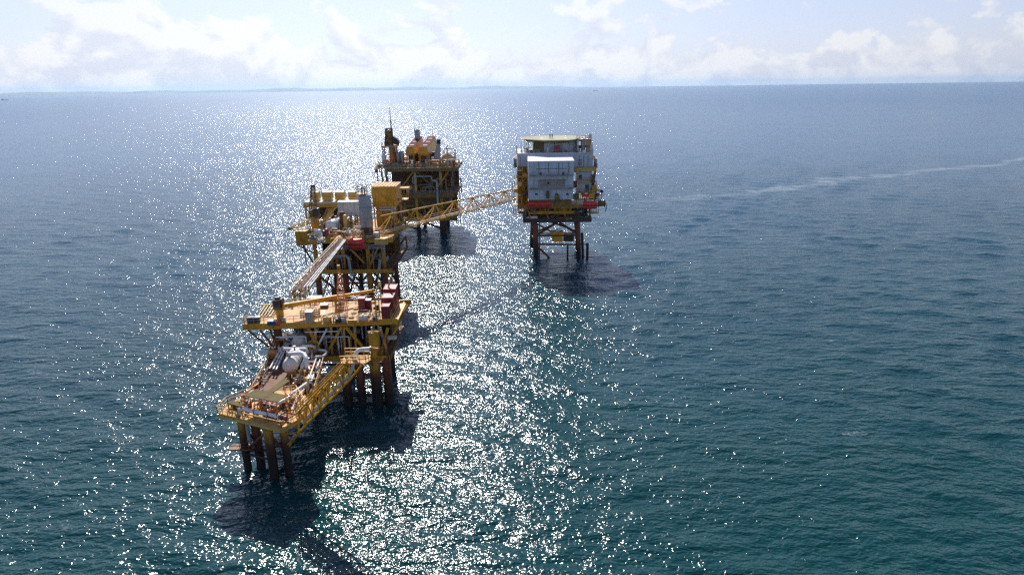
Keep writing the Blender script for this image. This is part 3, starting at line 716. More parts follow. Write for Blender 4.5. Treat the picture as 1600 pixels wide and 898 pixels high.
q = onp(492, 469, ZB); MB().rbox(q, 2.9, 1.6, .7, .05).build('box', M['greenp'], t); MB().rbox(q+V((0,0,.7)), 3.0, 1.7, .1, .05).build('sheet', M['white'], t)
floodlight(FL.lerp(FR, .62)+V((0,.4,0)), 3.2, 'thin floodlight pole on the front rail beside the dark machine', 'light poles on the crane deck')
floodlight(FL.lerp(FR, .865)+V((0,.4,0)), 5.2, 'taller floodlight pole at the right end of the front rail', 'light poles on the crane deck')

for k, (x, y, sx, sy, sz, lab, mt, bm) in enumerate(((386, 636, 1.2, .9, 1.5, 'rusty valve frame under the left of the wide sheet roof', 'rusty', 'orange'), (412, 641, 1.4, .9, 1.4, 'rusty valve frame behind the front manifold pipe', 'rusty', 'mustard'), (447, 636, 1.2, 1.4, 1.7, 'red-brown instrument frame at the foot of the vent boom', 'rusty', 'red'), (459, 628, 1.0, 1.6, 1.6, 'yellow instrument frame between the wide sheet roof and the vent boom', 'mustard', 'yellow'), (478, 588, 1.4, 1.6, 1.8, 'tan pump frame by the foot of the short fat elbow pipe', 'mustard', 'pale'), (470, 553+20, 1.2, 1.4, 1.4, 'steel frame squeezed between the vessel and the fat elbow', 'rusty', 'steel'), (436, 560, 1.0, 2.2, 1.3, 'long dirty frame under the long white pipes', 'pale', 'dirtywhite'), (489, 570, 1.6, 1.8, 1.5, 'brown pipe frame on the right edge behind the sloping white pipe', 'rusty', 'mustard'))):
    skid(onp(x, y, ZA), sx, sy, sz, .2*k-.5, lab, mt, boxmat=bm)
for k, (x, y, h) in enumerate(((364, 637, 1.9), (377, 646, 2.2), (397, 655, 2.0), (420, 660, 2.3), (434, 662, 2.0), (455, 655, 2.4), (466, 648, 2.2))):
    q = onp(x, y, ZA); member(pa, q, q+V((.1*(k % 3)-.1, 0, h)), .1, 'rusty', 'stanchion')
for k, (x, y) in enumerate(((462, 612), (470, 600), (478, 600), (463, 596))):
    q = onp(x, y, ZA); member(pa, q, q+V((0,0,2.6)), .14, 'mustard', 'stanchion')

for k, (l, r, lab) in enumerate((
 ([(456, 640, 11.6), (463, 622, 11.6), (476, 607, 11.6), (479, 596, 11.6)], .12, 'thin dirty pipe on the open deck between the wide sheet roof and the boom'),
 ([(447, 655, 11.3), (460, 648, 11.9), (474, 634, 11.9), (480, 622, 11.4)], .14, 'thin white pipe bending along the front right corner of the nearest deck'),
 ([(404, 585, 11.4), (417, 566, 11.6), (425, 551, 11.6)], .1, 'thin rusty pipe along the left edge of the brown deck'),
 ([(411, 600, 11.3), (428, 574, 11.5), (436, 560, 11.5)], .1, 'thin rusty pipe lying in the middle of the brown deck'),
 ([(482, 592, 13.2), (488, 577, 13.4), (494, 560, 13.4)], .13, 'white pipe raised on the right side behind the fat elbow'),
 ([(458, 600, 11.6), (466, 590, 11.8), (470, 580, 12.6)], .16, 'dirty white pipe feeding the large vessel from the front'))):
    pipe_run(pp(l), r, lab, 'rusty' if 'rusty' in lab else 'dirtywhite')
railing(pa, [onp(478, 634, ZA), onp(463, 611, ZA), onp(447, 613, ZA)], 'yellow', step=1.0)
railing(pa, [onp(443, 606, ZA), onp(455, 594, ZA), onp(478, 595, ZA)], 'mustard', step=1.0)

# ================================================================== pipe bridge from the crane deck to the production platform
b0a, b0b = at(450, 456, 130.0), at(480, 449, 130.0)
b1a, b1b = at(527, 376, 163.0), at(539, 375, 163.0)
zb0 = (b0a.z+b0b.z)/2; zb1 = (b1a.z+b1b.z)/2
tb = thing('pipe_bridge', 'sloping brown footbridge with white pipes linking the crane deck to the production platform', 'bridge', V(((b0a.x+b0b.x)/2, 130, zb0)))
def bl(u, t, dz=0): return b0a.lerp(b0b, u).lerp(b1a.lerp(b1b, u), t)+V((0, 0, dz))
MB().plate([bl(.2, 0), bl(.72, 0), bl(.72, 1), bl(.2, 1)], .15).build('walkway', M['brown'], tb)
for u in (.2, .72):
    MB().bar(bl(u, 0, -.45), bl(u, 1, -.45), .28, .55).build('girder', M['mustard'], tb)
    MB().bar(bl(u, 0, -1.9), bl(u, 1, -1.9), .2).build('chord', M['mustard'], tb)
    m = MB()
    for k in range(12):
        m = MB().bar(bl(u, k/12, -.7 if k % 2 else -1.8), bl(u, (k+1)/12, -1.8 if k % 2 else -.7), .13); m.build('lattice_bar', M['mustard'], tb)
for k in range(13): MB().bar(bl(0, k/12, -.75), bl(1, k/12, -.75), .18).build('cross_bar', M['mustard'], tb)
MB().rail([bl(.2, 0, .02), bl(.2, 1, .02)], 1.1, 2.2, .045).build('railing', M['yellow'], tb)
MB().rail([bl(.72, 0, .02), bl(.72, 1, .02)], 1.1, 2.2, .03).build('railing', M['rusty'], tb)
for u in (.36, .52, .62): MB().bar(bl(u, 0, .06), bl(u, 1, .06), .12).build('cable_tray', M['brown'], tb)
for k, (u, dz, lab) in enumerate(((.06, .1, 'lone white pipe along the left side of the brown footbridge'), (.82, .15, 'inner of three white pipes along the right side of the brown footbridge'), (.97, .1, 'middle of three white pipes along the right side of the brown footbridge'), (1.12, .05, 'outer of three white pipes along the right side of the brown footbridge'))):
    e = bl(u, 0, dz); pipe_run([V((e.x, e.y-.1, ZB+.2)), e, bl(u, 1, dz)],   .125 if k else .2, lab, group='pipes along the footbridge')
t = thing('bridge_tower', 'yellow steel tower carrying the foot of the brown footbridge', 'tower', V((bl(.45, .01).x, 130.6, 10)))
for u in (.2, .75):
    for y in (.03, .12):
        e = bl(u, y, -1.0); MB().bar((e.x, e.y, 10.8), e, .3).build('column', M['mustard'], t)
for z in (12.4, 15.0, 17.0):
    for y in (.03, .12): MB().bar((bl(.2, y).x, bl(.2, y).y, z), (bl(.75, y).x, bl(.75, y).y, z), .22).build('beam', M['mustard'], t)
for za, zc in ((10.9, 12.4), (12.5, 15), (15, 17)): MB().bar((bl(.2, .03).x, bl(.2, .03).y-.05, za), (bl(.75, .03).x, bl(.75, .03).y-.05, zc), .16).build('brace', M['rusty'], t)

# ================================================================== production platform
ZC = 22.0
cx0, cx1 = at(472, 380, 165).x, at(613, 372, 165).x
cy0, cy1 = 165.0, 189.0
pc = thing('production_platform', 'second farthest yellow platform crowded with vessels, a yellow cabin and a grey column', 'oil platform', V(((cx0+cx1)/2, 177, 0)))
MB().box(cx0, cx1, cy0, cy1, ZC-.3, ZC).build('main_deck', M['deck'], pc)
beam_grid(pc, cx0+.3, cx1-.3, cy0+.2, cy1-.2, ZC-1.5, ZC-.3, 6, 3, 'olive')
MB().bar((cx0-.1, cy0-.16, ZC-.75), (cx1+.1, cy0-.16, ZC-.75), .3, 1.2).build('edge_girder', M['mustard'], pc)
CZ2 = 12.6
MB().box(cx0+2, cx1-1.2, cy0+2, cy1-1, CZ2-.3, CZ2).build('lower_deck', M['rusty'], pc)
MB().bar((cx0+1.8, cy0+1.8, CZ2-.5), (cx1-1, cy0+1.8, CZ2-.5), .3, 1.1).build('edge_girder', M['mustard'], pc)
beam_grid(pc, cx0+2.4, cx1-1.6, cy0+2.4, cy1-1.4, CZ2-1.4, CZ2-.3, 5, 3, 'dark')
cl = [at(497, 440, 168).x, at(540, 440, 168).x, at(578, 440, 168).x, at(602, 440, 168).x]
for x in cl:
    for y in (168.5, 185.5):
        leg(pc, V((x, y, -4)), V((x, y, CZ2-.3)), .8 if y < 170 else .7, 'legpaint' if y < 170 and x == cl[2] else 'legrust')
        member(pc, V((x, y, CZ2)), V((x, y, ZC-.3)), .9 if y < 170 else .6, 'mustard' if y < 170 else 'olive', 'column')
for y, mt in ((168.5, 'legrust'), (185.5, 'legrust')):
    for a, b in zip(cl, cl[1:]):
        brace(pc, (a, y, 10.8), (b, y, 3.2), .35, mt); brace(pc, (a, y, 3.0), (b, y, 3.0), .3, mt)
        if y > 180: brace(pc, (b, y, 10.8), (a, y, 3.2), .3, mt)
for x in cl: brace(pc, (x, 168.5, 3), (x, 185.5, 10.5), .32, 'legrust')
for k, (a, b) in enumerate(zip(cl, cl[1:])):
    member(pc, (a if k % 2 else b, 168.1, ZC-1.2), (b if k % 2 else a, 168.1, CZ2+.2), .45, 'mustard')
MB().box(cl[0]-1.5, cx1-2.0, cy1-2.2, cy1-1.9, CZ2, ZC-1.6).build('sun_block_wall', M['olive'], pc)  # added rear and side walls stopping sun from reaching the lower deck
MB().box(cl[0]-1.5, cl[0]-1.2, cy1-9, cy1-2.2, CZ2, ZC-1.6).build('sun_block_wall', M['dark'], pc)
MB().box(cl[0]+2, cl[3]-2.5, 177, 184, CZ2, ZC-2.2).build('shade_filler', M['dark'], pc)  # added dark block standing in for the shade between the decks
ra, rb = at(601, 416, 170), at(625, 378, 170); rb.z = ZC-1.5
member(pc, (cl[3]+.5, 170, 13.2), (cx1+2.6, 171, ZC-1.2), .5, 'rusty', 'outrigger_arm'); member(pc, (cl[3]+.5, 170, 9.5), (cx1+2.9, 171, ZC-4.4), .45, 'rusty', 'outrigger_arm')
member(pc, (cx1+2.6, 171, ZC-1.3), (cx1+2.8, 171, ZC-4.6), .4, 'rusty', 'outrigger_arm'); member(pc, (cx1+.5, 170.5, ZC-5.5), (cx1+2.6, 171, ZC-4.4), .3, 'mustard', 'outrigger_arm')
member(pc, (cl[0]-.5, 168.5, 13.4), (cx0-.8, 167, ZC-2.0), .4, 'rusty', 'outrigger_arm'); member(pc, (cl[0]-.5, 168.5, 17), (cx0-2.0, 167, ZC-2.2), .3, 'rusty', 'outrigger_arm')
railing(pc, [V((cx0+.1, cy0+6, ZC)), V((cx0+.1, cy0+.1, ZC)), V((b1a.x-.6, cy0+.1, ZC))], 'mustard', step=1.8)
railing(pc, [V((b1b.x+.6, cy0+.1, ZC)), V((cx1-3.5, cy0+.1, ZC))], 'mustard', step=1.8)
railing(pc, [V((cx0+2.1, cy0+2.1, CZ2)), V((cx1-1.3, cy0+2.1, CZ2))], 'rusty', step=2.2)
m = MB(); a = prect(586, 372, 606, 381, 164.2); m.box(a[0], a[1], 163.4, 164.95, a[2], a[3]); m.build('landing_box', M['pale'], pc)
# cooler deck raised at the back left
sx0, sx1 = at(474, 318, 180).x, at(566, 310, 180).x
zs = at(520, 319, 180).z
t = thing('cooler_bank', 'raised pale slab with open yellow framing under it, carrying four round hoods', 'air cooler', V(((sx0+sx1)/2, 184, ZC)))
MB().box(sx0, sx1, 180, 187.5, zs, zs+.7).build('slab', M['cream'], t)
MB().bar((sx0, 179.8, zs-.45), (sx1, 179.8, zs-.45), .35, .8).build('front_beam', M['mustard'], t)
for k in range(6):
    x = sx0+.4+(sx1-sx0-.8)*k/5
    for y in (180.2, 187.2): MB().bar((x, y, ZC), (x, y, zs-.01), .35).build('post', M['mustard'], t)
for k in range(5):
    x = sx0+.4+(sx1-sx0-.8)*k/5; x2 = sx0+.4+(sx1-sx0-.8)*(k+1)/5
    MB().bar((x, 180.1, ZC+.3 if k % 2 else zs-.9), (x2, 180.1, zs-.9 if k % 2 else ZC+.3), .22).build('brace', M['mustard'], t)
MB().box(sx0+.8, sx0+8.6, 181.5, 186.5, ZC+2.0, ZC+2.3).build('mid_deck', M['olive'], t)
MB().box(sx0+1, sx0+9, 183, 186.5, ZC+2.4, zs-.4).build('tube_bundle', M['dark'], t)
MB().rail([V((sx0+.1, 180.1, zs+.7)), V((sx1-.1, 180.1, zs+.7))], 1.0, 2, .03).build('railing', M['mustard'], t)
for k, (xa, xb, lab) in enumerate(((487, 497, 'leftmost of four yellow round topped hoods on the pale slab'), (503, 517, 'second yellow round topped hood from the left on the pale slab'), (523, 537, 'third yellow round topped hood from the left on the pale slab'), (544, 558, 'rightmost yellow round topped hood, nearest the grey column'))):
    a = prect(xa, 298, xb, 312, 182); r = (a[1]-a[0])/2; xm = (a[0]+a[1])/2
    t = thing('cooler_hood', lab, 'vent hood', V((xm, 183, zs+.7)), 'yellow hoods on the slab')
    b = MB(); b.v = []; h0 = zs+.7
    prof = [(181.9, h0+.25), (181.9, h0+1.55)]+[(183.2-1.3*math.cos(w), h0+1.55+1.05*math.sin(w)) for w in np.linspace(.3, math.pi-.3, 8)]+[(184.5, h0+1.55), (184.5, h0+.25)]
    n = len(prof)
    b.add([(xm-r, y, z) for y, z in prof]+[(xm+r, y, z) for y, z in prof], [tuple(range(n)), tuple(range(2*n-1, n-1, -1))]+[(k_, n+k_, n+(k_+1) % n, (k_+1) % n) for k_ in range(n)])
    b.build('hood', M['pale'], t)
    MB().tube(V((xm, 183.2, h0)), V((xm, 183.2, h0+.25)), r*.85, 16).build('base_ring', M['mustard'], t)
    MB().box(xm-r*.86, xm+r*.86, 181.83, 181.9, h0+.3, h0+1.5).build('mouth', M['mustard'], t)
# stairs
for k, (a_, b_, lab) in enumerate((((500, 350, 176), (527, 321, 179), 'upper yellow stair flight slanting up to the pale slab'), ((503, 352, 174), (520, 334, 176), 'lower yellow stair flight beside the short white vessel'))):
    p, q = at(*a_), at(*b_); t = thing('stair_flight', lab, 'stair', p, 'yellow stairs on the production platform'); MB().stair(p, q, 1.1).build('flight', M['pale'], t)
# pale box tank
a = prect(528, 316, 563, 336, 177); t = thing('box_tank', 'pale pinkish white box tank between the stairs and the grey column', 'tank', V(((a[0]+a[1])/2, 178.5, ZC)))
MB().box(a[0], a[1], 177, 179.4, a[2], a[3]).build('body', M['dirtywhite'], t)
MB().box(a[0]-.1, a[1]+.1, 176.9, 179.5, a[3], a[3]+.16).build('top_plate', M['white'], t)
for x in np.linspace(a[0]+.4, a[1]-.4, 5): MB().bar((x, 177.3, ZC), (x, 177.3, a[2]), .25).build('leg', M['mustard'], t)
m = MB()
for x in np.linspace(a[0]+.6, a[1]-.6, 6): MB().bar((x, 176.93, a[2]+.1), (x, 176.93, a[3]-.1), .12).build('rib', M['dirtywhite'], t)
MB().rail([V((a[0], 176.2, a[2]-.1)), V((a[1]+.8, 176.2, a[2]-.1))], 1.1, 1.2, .05).build('railing', M['white'], t)
MB().box(a[0], a[1]+.8, 176.1, 176.95, a[2]-.25, a[2]-.1).build('walkway', M['mustard'], t)
skid(at(545, 350, 174.5)-V((0,0,at(545, 350, 174.5).z-ZC)), 3.6, 2, 2.8, 0, 'yellow machinery frame under the pale box tank', 'yellow', boxmat='yellow')
# short white vessel tilted toward the camera
p, q = at(514, 353, 169.5), at(528, 345, 174.5)
pressure_vessel(V((p.x, p.y, 24.2)), V((q.x, q.y, 24.2)), 1.55, 'short fat white vessel pointing at the camera left of the slim columns', 'white', ZC, 2)
for k, (x, y, h, r, lab, mt) in enumerate(((494.5, 372, 2.6, .55, 'small white upright cylinder left of the brown footbridge top', 'white'), (500, 373, 2.6, .55, 'second small white upright cylinder beside the footbridge top', 'white'), (511, 371, 2.5, .6, 'red upright cylinder at the left of the footbridge top', 'red'), (507, 372, 2.1, .5, 'dark blue upright cylinder beside the red one', 'bluep'), (537, 362, 5.8, .75, 'slim rusty column right of the short white vessel', 'rusty'), (541, 363, 5.0, .55, 'slimmer tan column next to the slim rusty column', 'pale'))):
    c = atz(x, y, ZC); t = thing('upright_cylinder', lab, 'cylinder', c, 'upright cylinders by the footbridge top')
    MB().vessel(c+V((0,0,.3)), c+V((0,0,h)), r, 14).build('shell', M[mt], t); MB().tube(c, c+V((0,0,.5)), r*.85, 12).build('skirt', M['mustard'], t)
for k, (x, y, sx, sy, sz, lab, mt) in enumerate(((490, 379-4, 2.4, 1.6, 1.6, 'cluttered pale pipe frame at the left front of the production deck', 'pale'), (502, 378, 1.8, 1.2, 1.1, 'small pale pump frame by the footbridge top', 'dirtywhite'), (548, 368, 2.6, 1.8, 1.5, 'pale pump frame behind the red lifeboat', 'dirtywhite'), (563, 366, 2.8, 1.6, 1.9, 'tan valve frame behind the red lifeboat, nearer the column', 'pale'), (577, 372, 2.2, 1.6, 1.3, 'small rusty frame under the grey column', 'rusty'), (553, 358, 3.4, 1.6, 2.6, 'tall yellow pipe frame left of the grey column', 'mustard'), (520, 362, 2.2, 1.2, 1.8, 'rusty pipe frame below the short white vessel', 'rusty'))):
    skid(atz(x, y, ZC), sx, sy, sz, .05*k, lab, mt, boxmat='dirtywhite' if k % 2 else 'steel')
# grey column
c = atz(574.5, 366, ZC); zt = at(574, 303, c.y).z; r = 1.72
t = thing('column_vessel', 'tall pale grey upright column on a dark skirt beside the yellow cabin', 'vessel', c)
MB().lathe(c+V((0,0,1.9)), V((c.x, c.y, zt)), [(0,.7),(.01,1.2),(.04,r),(.94,r),(.97,r*.9),(.99,r*.6),(1,.3)], 28).build('shell', M['grey'], t)
MB().tube(c, c+V((0,0,2.2)), r*.92, 20).build('skirt', M['dark'], t)
for f in (.28, .62): 
    z = c.z+1.9+(zt-c.z-1.9)*f; MB().tube((c.x, c.y, z-.08), (c.x, c.y, z+.08), r*1.02, 28).build('band', M['steel'], t)
MB().tube((c.x-.5, c.y-r+.15, c.z+3.2), (c.x-.5, c.y-r-.2, c.z+3.2), .42, 14).build('manway', M['grey'], t)
MB().ladder((c.x-r-.35, c.y, c.z), (c.x-r-.35, c.y, zt+1.0), .5, V((0,1,0))).build('ladder', M['white'], t)
m = MB(); m.box(c.x-r-.3, c.x+r*.4, c.y-r, c.y+r, zt+.1, zt+.2); m.build('top_platform', M['mustard'], t)
MB().rail([V((c.x-r-.2, c.y-r+.1, zt+.2)), V((c.x+r*.35, c.y-r+.1, zt+.2)), V((c.x+r*.35, c.y+r-.1, zt+.2)), V((c.x-r-.2, c.y+r-.1, zt+.2))], 2.1, 1.1, .05, True).build('top_frame', M['grey'], t)
for g in (-.6, .1): MB().tube((c.x+g, c.y, zt+.2), (c.x+g, c.y, zt+1.9), .2, 8).build('vent_stub', M['dark'], t)
e = at(565, 302, c.y-1); pipe_run([V((e.x, c.y-.5, zt-1.2)), V((e.x, c.y-.5, ZC+2.4)), V((e.x-3.2, c.y-.5, ZC+2.4)), V((e.x-3.2, c.y-.5, ZC+.6))], .16, 'thin white pipe running down beside the grey column and turning left')
# yellow cabin
a = prect(581, 292.5, 619, 321, 181); d_ = 8.5
t = thing('generator_cabin', 'big yellow windowless cabin with orange rusted roof behind the grey column', 'cabin', V(((a[0]+a[1])/2, 185, ZC)))
MB().box(a[0], a[1], 181, 181+d_, a[2], a[3]).build('walls', M['yellow'], t)
MB().box(a[0]-.15, a[1]+.15, 180.85, 181.15+d_, a[3], a[3]+.22).build('roof', M['orange'] if False else M['deck'], t)
for x in np.linspace(a[0]+.5, a[1]-.5, 7): MB().bar((x, 181.4, a[3]+.3), (x, 181+d_-.2, a[3]+.3), .16).build('roof_rib', M['orange'], t)
for x in (a[0]+.9, a[0]+(a[1]-a[0])*.63): MB().bar((x, 180.93, a[2]+.1), (x, 180.93, a[3]-.1), .14, .1).build('downpipe', M['mustard'], t)
MB().box(a[0]+.7, a[1]-2.0, 181.6, 181+d_-.5, ZC, a[2]-.5).build('base_module', M['mustard'], t)
for x in np.linspace(a[0]+.3, a[1]-.3, 4):
    for y in (181.3, 181+d_-.3): MB().bar((x, y, ZC), (x, y, a[2]), .35).build('post', M['mustard'], t)
MB().box(a[0], a[1], 180.4, 181+d_, a[2]-.3, a[2]-.004).build('floor_frame', M['mustard'], t)
MB().rail([V((a[0], 180.5, a[2])), V((a[1]-1, 180.5, a[2]))], 1.0, 1.8, .04).build('railing', M['mustard'], t)
pipe_run([V((a[0]+2, 180.1, a[2]-.5)), V((a[1]-.6, 180.1, a[2]-.5)), V((a[1]-.6, 180.1, ZC+2))], .2, 'upper pale pipe bending down under the yellow cabin', 'grey')
pipe_run([V((a[0]+2, 180.0, a[2]-1.1)), V((a[1]-1.3, 180.0, a[2]-1.1)), V((a[1]-1.3, 180.0, ZC+2))], .2, 'lower pale pipe bending down under the yellow cabin', 'white')
b_ = prect(625, 293, 639, 296, 184); t = thing('side_shelter', 'small tan roofed landing sticking out right of the yellow cabin', 'shelter', V((b_[0], 185, ZC)))
MB().box(b_[0], b_[1], 183, 186, b_[2], b_[3]).build('roof', M['deck'], t); MB().box(b_[0], b_[1]-.5, 183, 186, b_[2]-3.0, b_[2]-2.8).build('floor', M['mustard'], t)
for x in (b_[0]+.1, b_[1]-.6):
    for y in (183.1, 185.9): MB().bar((x, y, b_[2]-2.8), (x, y, b_[2]-.01), .14).build('post', M['mustard'], t)
MB().rail([V((b_[0], 183.05, b_[2]-2.8)), V((b_[1]-.6, 183.05, b_[2]-2.8))], 1.1, .9, .05).build('railing', M['pale'], t)
MB().bar((b_[0]-3, 184.5, b_[2]-2.9), (b_[0], 184.5, b_[2]-2.9), .3).build('bracket', M['mustard'], t)
for (x, y, h, w_, lab) in ((628, 330, 8, 2.0, 'rusty pipe rack rising at the right corner behind the yellow cabin'), (618, 345, 5, 2.2, 'dark pipe rack under the right side of the yellow cabin')):
    skid(V((at(x, 340, 183).x, 183, ZC-2.0)), w_, 2.2, h, 0, lab, 'rusty', boxmat='olive')
# lifeboat and its davit
e = at(558, 386, 163.2); lifeboat(V((e.x, 163.2, at(558, 390, 163.2).z)), 4.7, 2.6, 3.0, 0, 'round red lifeboat hanging at the front of the production platform under the grey column', 'boatred')
davit(V((e.x, 164.2, ZC-.1)), 4.2, 1.6, 0, 'pale davit frame above the round red lifeboat', 'pale')
# pipes below deck
for k in range(3):
    z = ZC-1.9-.45*k; pipe_run([V((at(530, 390, 164.4).x-.3*k, 164.4-.1*k, z)), V((at(601, 388, 164.4).x, 164.4-.1*k, z)), V((at(601, 388, 164.4).x, 164.4-.1*k, z-1.0-.3*k))], .13, ('topmost','middle','lowest')[k]+' of three grey pipes under the lifeboat', 'grey', group='grey pipes under the deck edge')
p, q = at(518, 400, 166.5), at(544, 400, 166.5)
pipe_run([p, V((q.x, 166.5, p.z)), V((q.x+.4, 166.5, at(546, 428, 166.5).z)), V((q.x+1.2, 166.5, at(546, 429, 166.5).z-.4))], .36, 'thick grey pipe turning down below the production deck', 'grey')
pipe_run([at(594, 404, 167), at(592, 424, 167)], .4, 'pale fat pipe end hanging at the right under the production deck', 'grey')
skid(V((at(520, 405, 172).x, 173, CZ2)), 9, 4, 5.5, 0, 'dark machinery frame between the two production decks, left', 'dark', boxmat='olive')
skid(V((at(572, 405, 172).x, 174, CZ2)), 9, 5, 5.0, 0, 'dark machinery frame between the two production decks, right', 'dark', boxmat='rusty')
skid(V((at(530, 440, 172).x, 171, 3.2)), 5, 3, 4.5, 0, 'dark pump frame low between the legs of the production platform', 'dark', boxmat='rusty')
# left side house on the deck edge
a = prect(462, 362, 480, 383.5, 164.6)
t = thing('side_house', 'olive yellow box house overhanging the left front corner of the production platform', 'house', V(((a[0]+a[1])/2, 166, a[2])))
MB().box(a[0], a[1], 164.6, 168.4, a[2], a[3]).build('walls', M['mustard'], t)
MB().box(a[0]-.1, a[1]+.1, 164.5, 168.5, a[3], a[3]+.15).build('roof', M['pale'], t)
MB().rail([V((a[0], 164.6, a[3]+.15)), V((a[1], 164.6, a[3]+.15)), V((a[1], 168.3, a[3]+.15))], 1.1, 1.2, .05).build('railing', M['pale'], t)
m = MB()
for x in np.linspace(a[0]+.2, a[1]-.2, 9): m = MB().bar((x, 164.55, a[2]+.1), (x, 164.55, a[3]-.1), .1); m.build('rib', M['mustard'], t)
a2 = prect(481, 364, 496, 382, 165.6); t = thing('open_shelter', 'dark open shelter with green edge right of the olive box house', 'shelter', V(((a2[0]+a2[1])/2, 167, a2[2])))
MB().box(a2[0], a2[1], 165.4, 168.4, a2[3]-.5, a2[3]).build('roof', M['greenp'], t)
MB().box(a2[0], a2[1], 165.5, 168.4, a2[2], a2[2]+.4).build('floor', M['mustard'], t)
MB().box(a2[0]+.1, a2[1]-.1, 168.1, 168.4, a2[2]+.4, a2[3]-.5).build('back_wall', M['dark'], t)
MB().rail([V((a2[0], 165.5, a2[2]+.4)), V((a2[1], 165.5, a2[2]+.4))], 1.1, .8, .05).build('railing', M['steel'], t)
MB().tube((a[0]+1.6, 166, 14.5), (a[0]+1.6, 166, a[2]), .14, 8).build('downpipe', M['dark'], t)
# crane at the left
c = V((at(493, 357, 172).x, 172, ZC)); zz = at(493, 340, 172).z
cr = thing('lattice_crane', 'yellow crane at the left of the production platform, low lattice boom and hanging hook', 'crane', c)
MB().tube(c, V((c.x, c.y, zz)), 1.05, 18).build('pedestal', M['mustard'], cr)
MB().rbox(V((c.x, c.y, zz)), 3.0, 2.6, .5).build('slew_platform', M['olive'], cr)
MB().rbox(V((c.x+.8, c.y-.4, zz+.5)), 1.5, 2.0, 2.2).build('cab', M['dark'], cr)
MB().rbox(V((c.x-.4, c.y+.6, zz+.5)), 1.6, 1.4, 1.5).build('winch_house', M['mustard'], cr)
tp = V((at(489, 293, 172).x, 172, at(489, 292, 172).z))
lattice(V((c.x-.3, c.y, zz+.5)), tp, 1.8, .8, 7, .09).build('gantry_mast', M['olive'], cr)
MB().rbox(tp, 1.0, .9, .6).build('mast_head', M['dark'], cr)
h0, h1 = at(490, 343, 170.5), at(453, 357, 166)
lattice(h0, h1, 1.3, .6, 9, .07).build('boom', M['pale'], cr)
MB().tube(h1-V((0,.4,0)), h1+V((0,.4,0)), .45, 12).build('sheave', M['olive'], cr)
hk = V((h1.x-.1, h1.y, at(455, 388, 166).z)); MB().bar(h1, hk, .06).build('hoist_wire', M['dark'], cr)
MB().lathe(hk-V((0,0,.8)), hk, [(0,.08),(.2,.25),(.6,.3),(1,.12)], 10).build('hook_block', M['black'], cr)
MB().bar(tp, h1, .05).build('luffing_wire', M['dark'], cr)
for (x, y, Yw, h, lab) in ((503, 296, 186, 2.5, 'thin antenna behind the cooler hoods'), (559, 318, 175, 5, 'thin pole in front of the pale box tank')):
    antenna(at(x, y+10, Yw), h, lab, .05, 'grey', 'thin poles on the production platform')

# ================================================================== yellow truss bridge to the quarters
t0, t1 = at(597, 369, 166.5), at(806, 308.5, 219)
u0, u1 = at(601, 341, 166.5), at(805, 295.5, 219)
zf = (t0.z+t1.z)/2; t0.z = t1.z = zf; hh = ((u0.z-t0.z)+(u1.z-t1.z))/2; hh = 3.3
d = (t1-t0).normalized(); sd = V((d.y, -d.x, 0))*-1
wd = 2.5
tb = thing('truss_bridge', 'long yellow triangular truss bridge from the production platform to the white quarters platform', 'bridge', t0)
n = 14; back = V((-d.y, d.x, 0))*wd
ridge = [t0+back*.5+V((0,0,4.5))+d*1.2, t1+back*.5+V((0,0,3.3))-d*.6]
for a_, b_, r in ((t0, t1, .19), (t0+back, t1+back, .13), (ridge[0], ridge[1], .22)):
    MB().tube(a_, b_, r, 10).build('chord', M['yellow'], tb)
m = MB(); L_ = (t1-t0).length
for k in range(int(L_/.5)): m.bar(t0+d*(k*.5+.2)+V((0,0,.25))+back*.3, t0+d*(k*.5+.2)+V((0,0,.25))+back*.72, .13, .06)
for f in (.2, .8): m.bar(t0+back*f+V((0,0,.2)), t1+back*f+V((0,0,.2)), .1)
m.build('walkway', M['cream'], tb)
MB().bar(t0+V((0,0,-.5)), t1+V((0,0,-.5)), .1).build('lower_rail', M['yellow'], tb)
for k in range(n):
    a_, m_, c_ = k/n, (k+.5)/n, (k+1)/n
    for o in (V((0,0,0)), back):
        if k % 2 == 0:
            p = ridge[0].lerp(ridge[1], a_+1/n if a_+1/n <= 1 else 1)
            for f in (a_, min(1, a_+2/n)): MB().bar(t0.lerp(t1, f)+o, p, .22).build('diagonal', M['yellow'], tb)
            for f in (a_+.7/n, a_+1.3/n): MB().bar(t0.lerp(t1, min(1, f))+o, p, .12).build('upright', M['yellow'], tb)
    MB().bar(t0.lerp(t1, a_)-V((0,0,.12)), t0.lerp(t1, a_)+back-V((0,0,.12)), .14).build('floor_beam', M['mustard'], tb)
    MB().bar(t0.lerp(t1, m_)-V((0,0,.5)), t0.lerp(t1, m_), .1).build('hanger', M['yellow'], tb)
MB().rail([t0+V((0,0,.25))+back*.88, t1+V((0,0,.25))+back*.88], 1.1, 3, .035).build('railing', M['mustard'], tb)
q = t0+back*.3-d*1.2; drum(V((q.x, q.y, zf-.9)), .75, 1.5, 'pale pinkish round buffer at the left foot of the truss bridge', 'dirtywhite')
pipe_run([t0+back*.3+V((0,0,.45)), t1+back*.3+V((0,0,.45))], .09, 'thin rust pink pipe laid along the truss bridge walkway', 'dirtywhite', flanges=False)

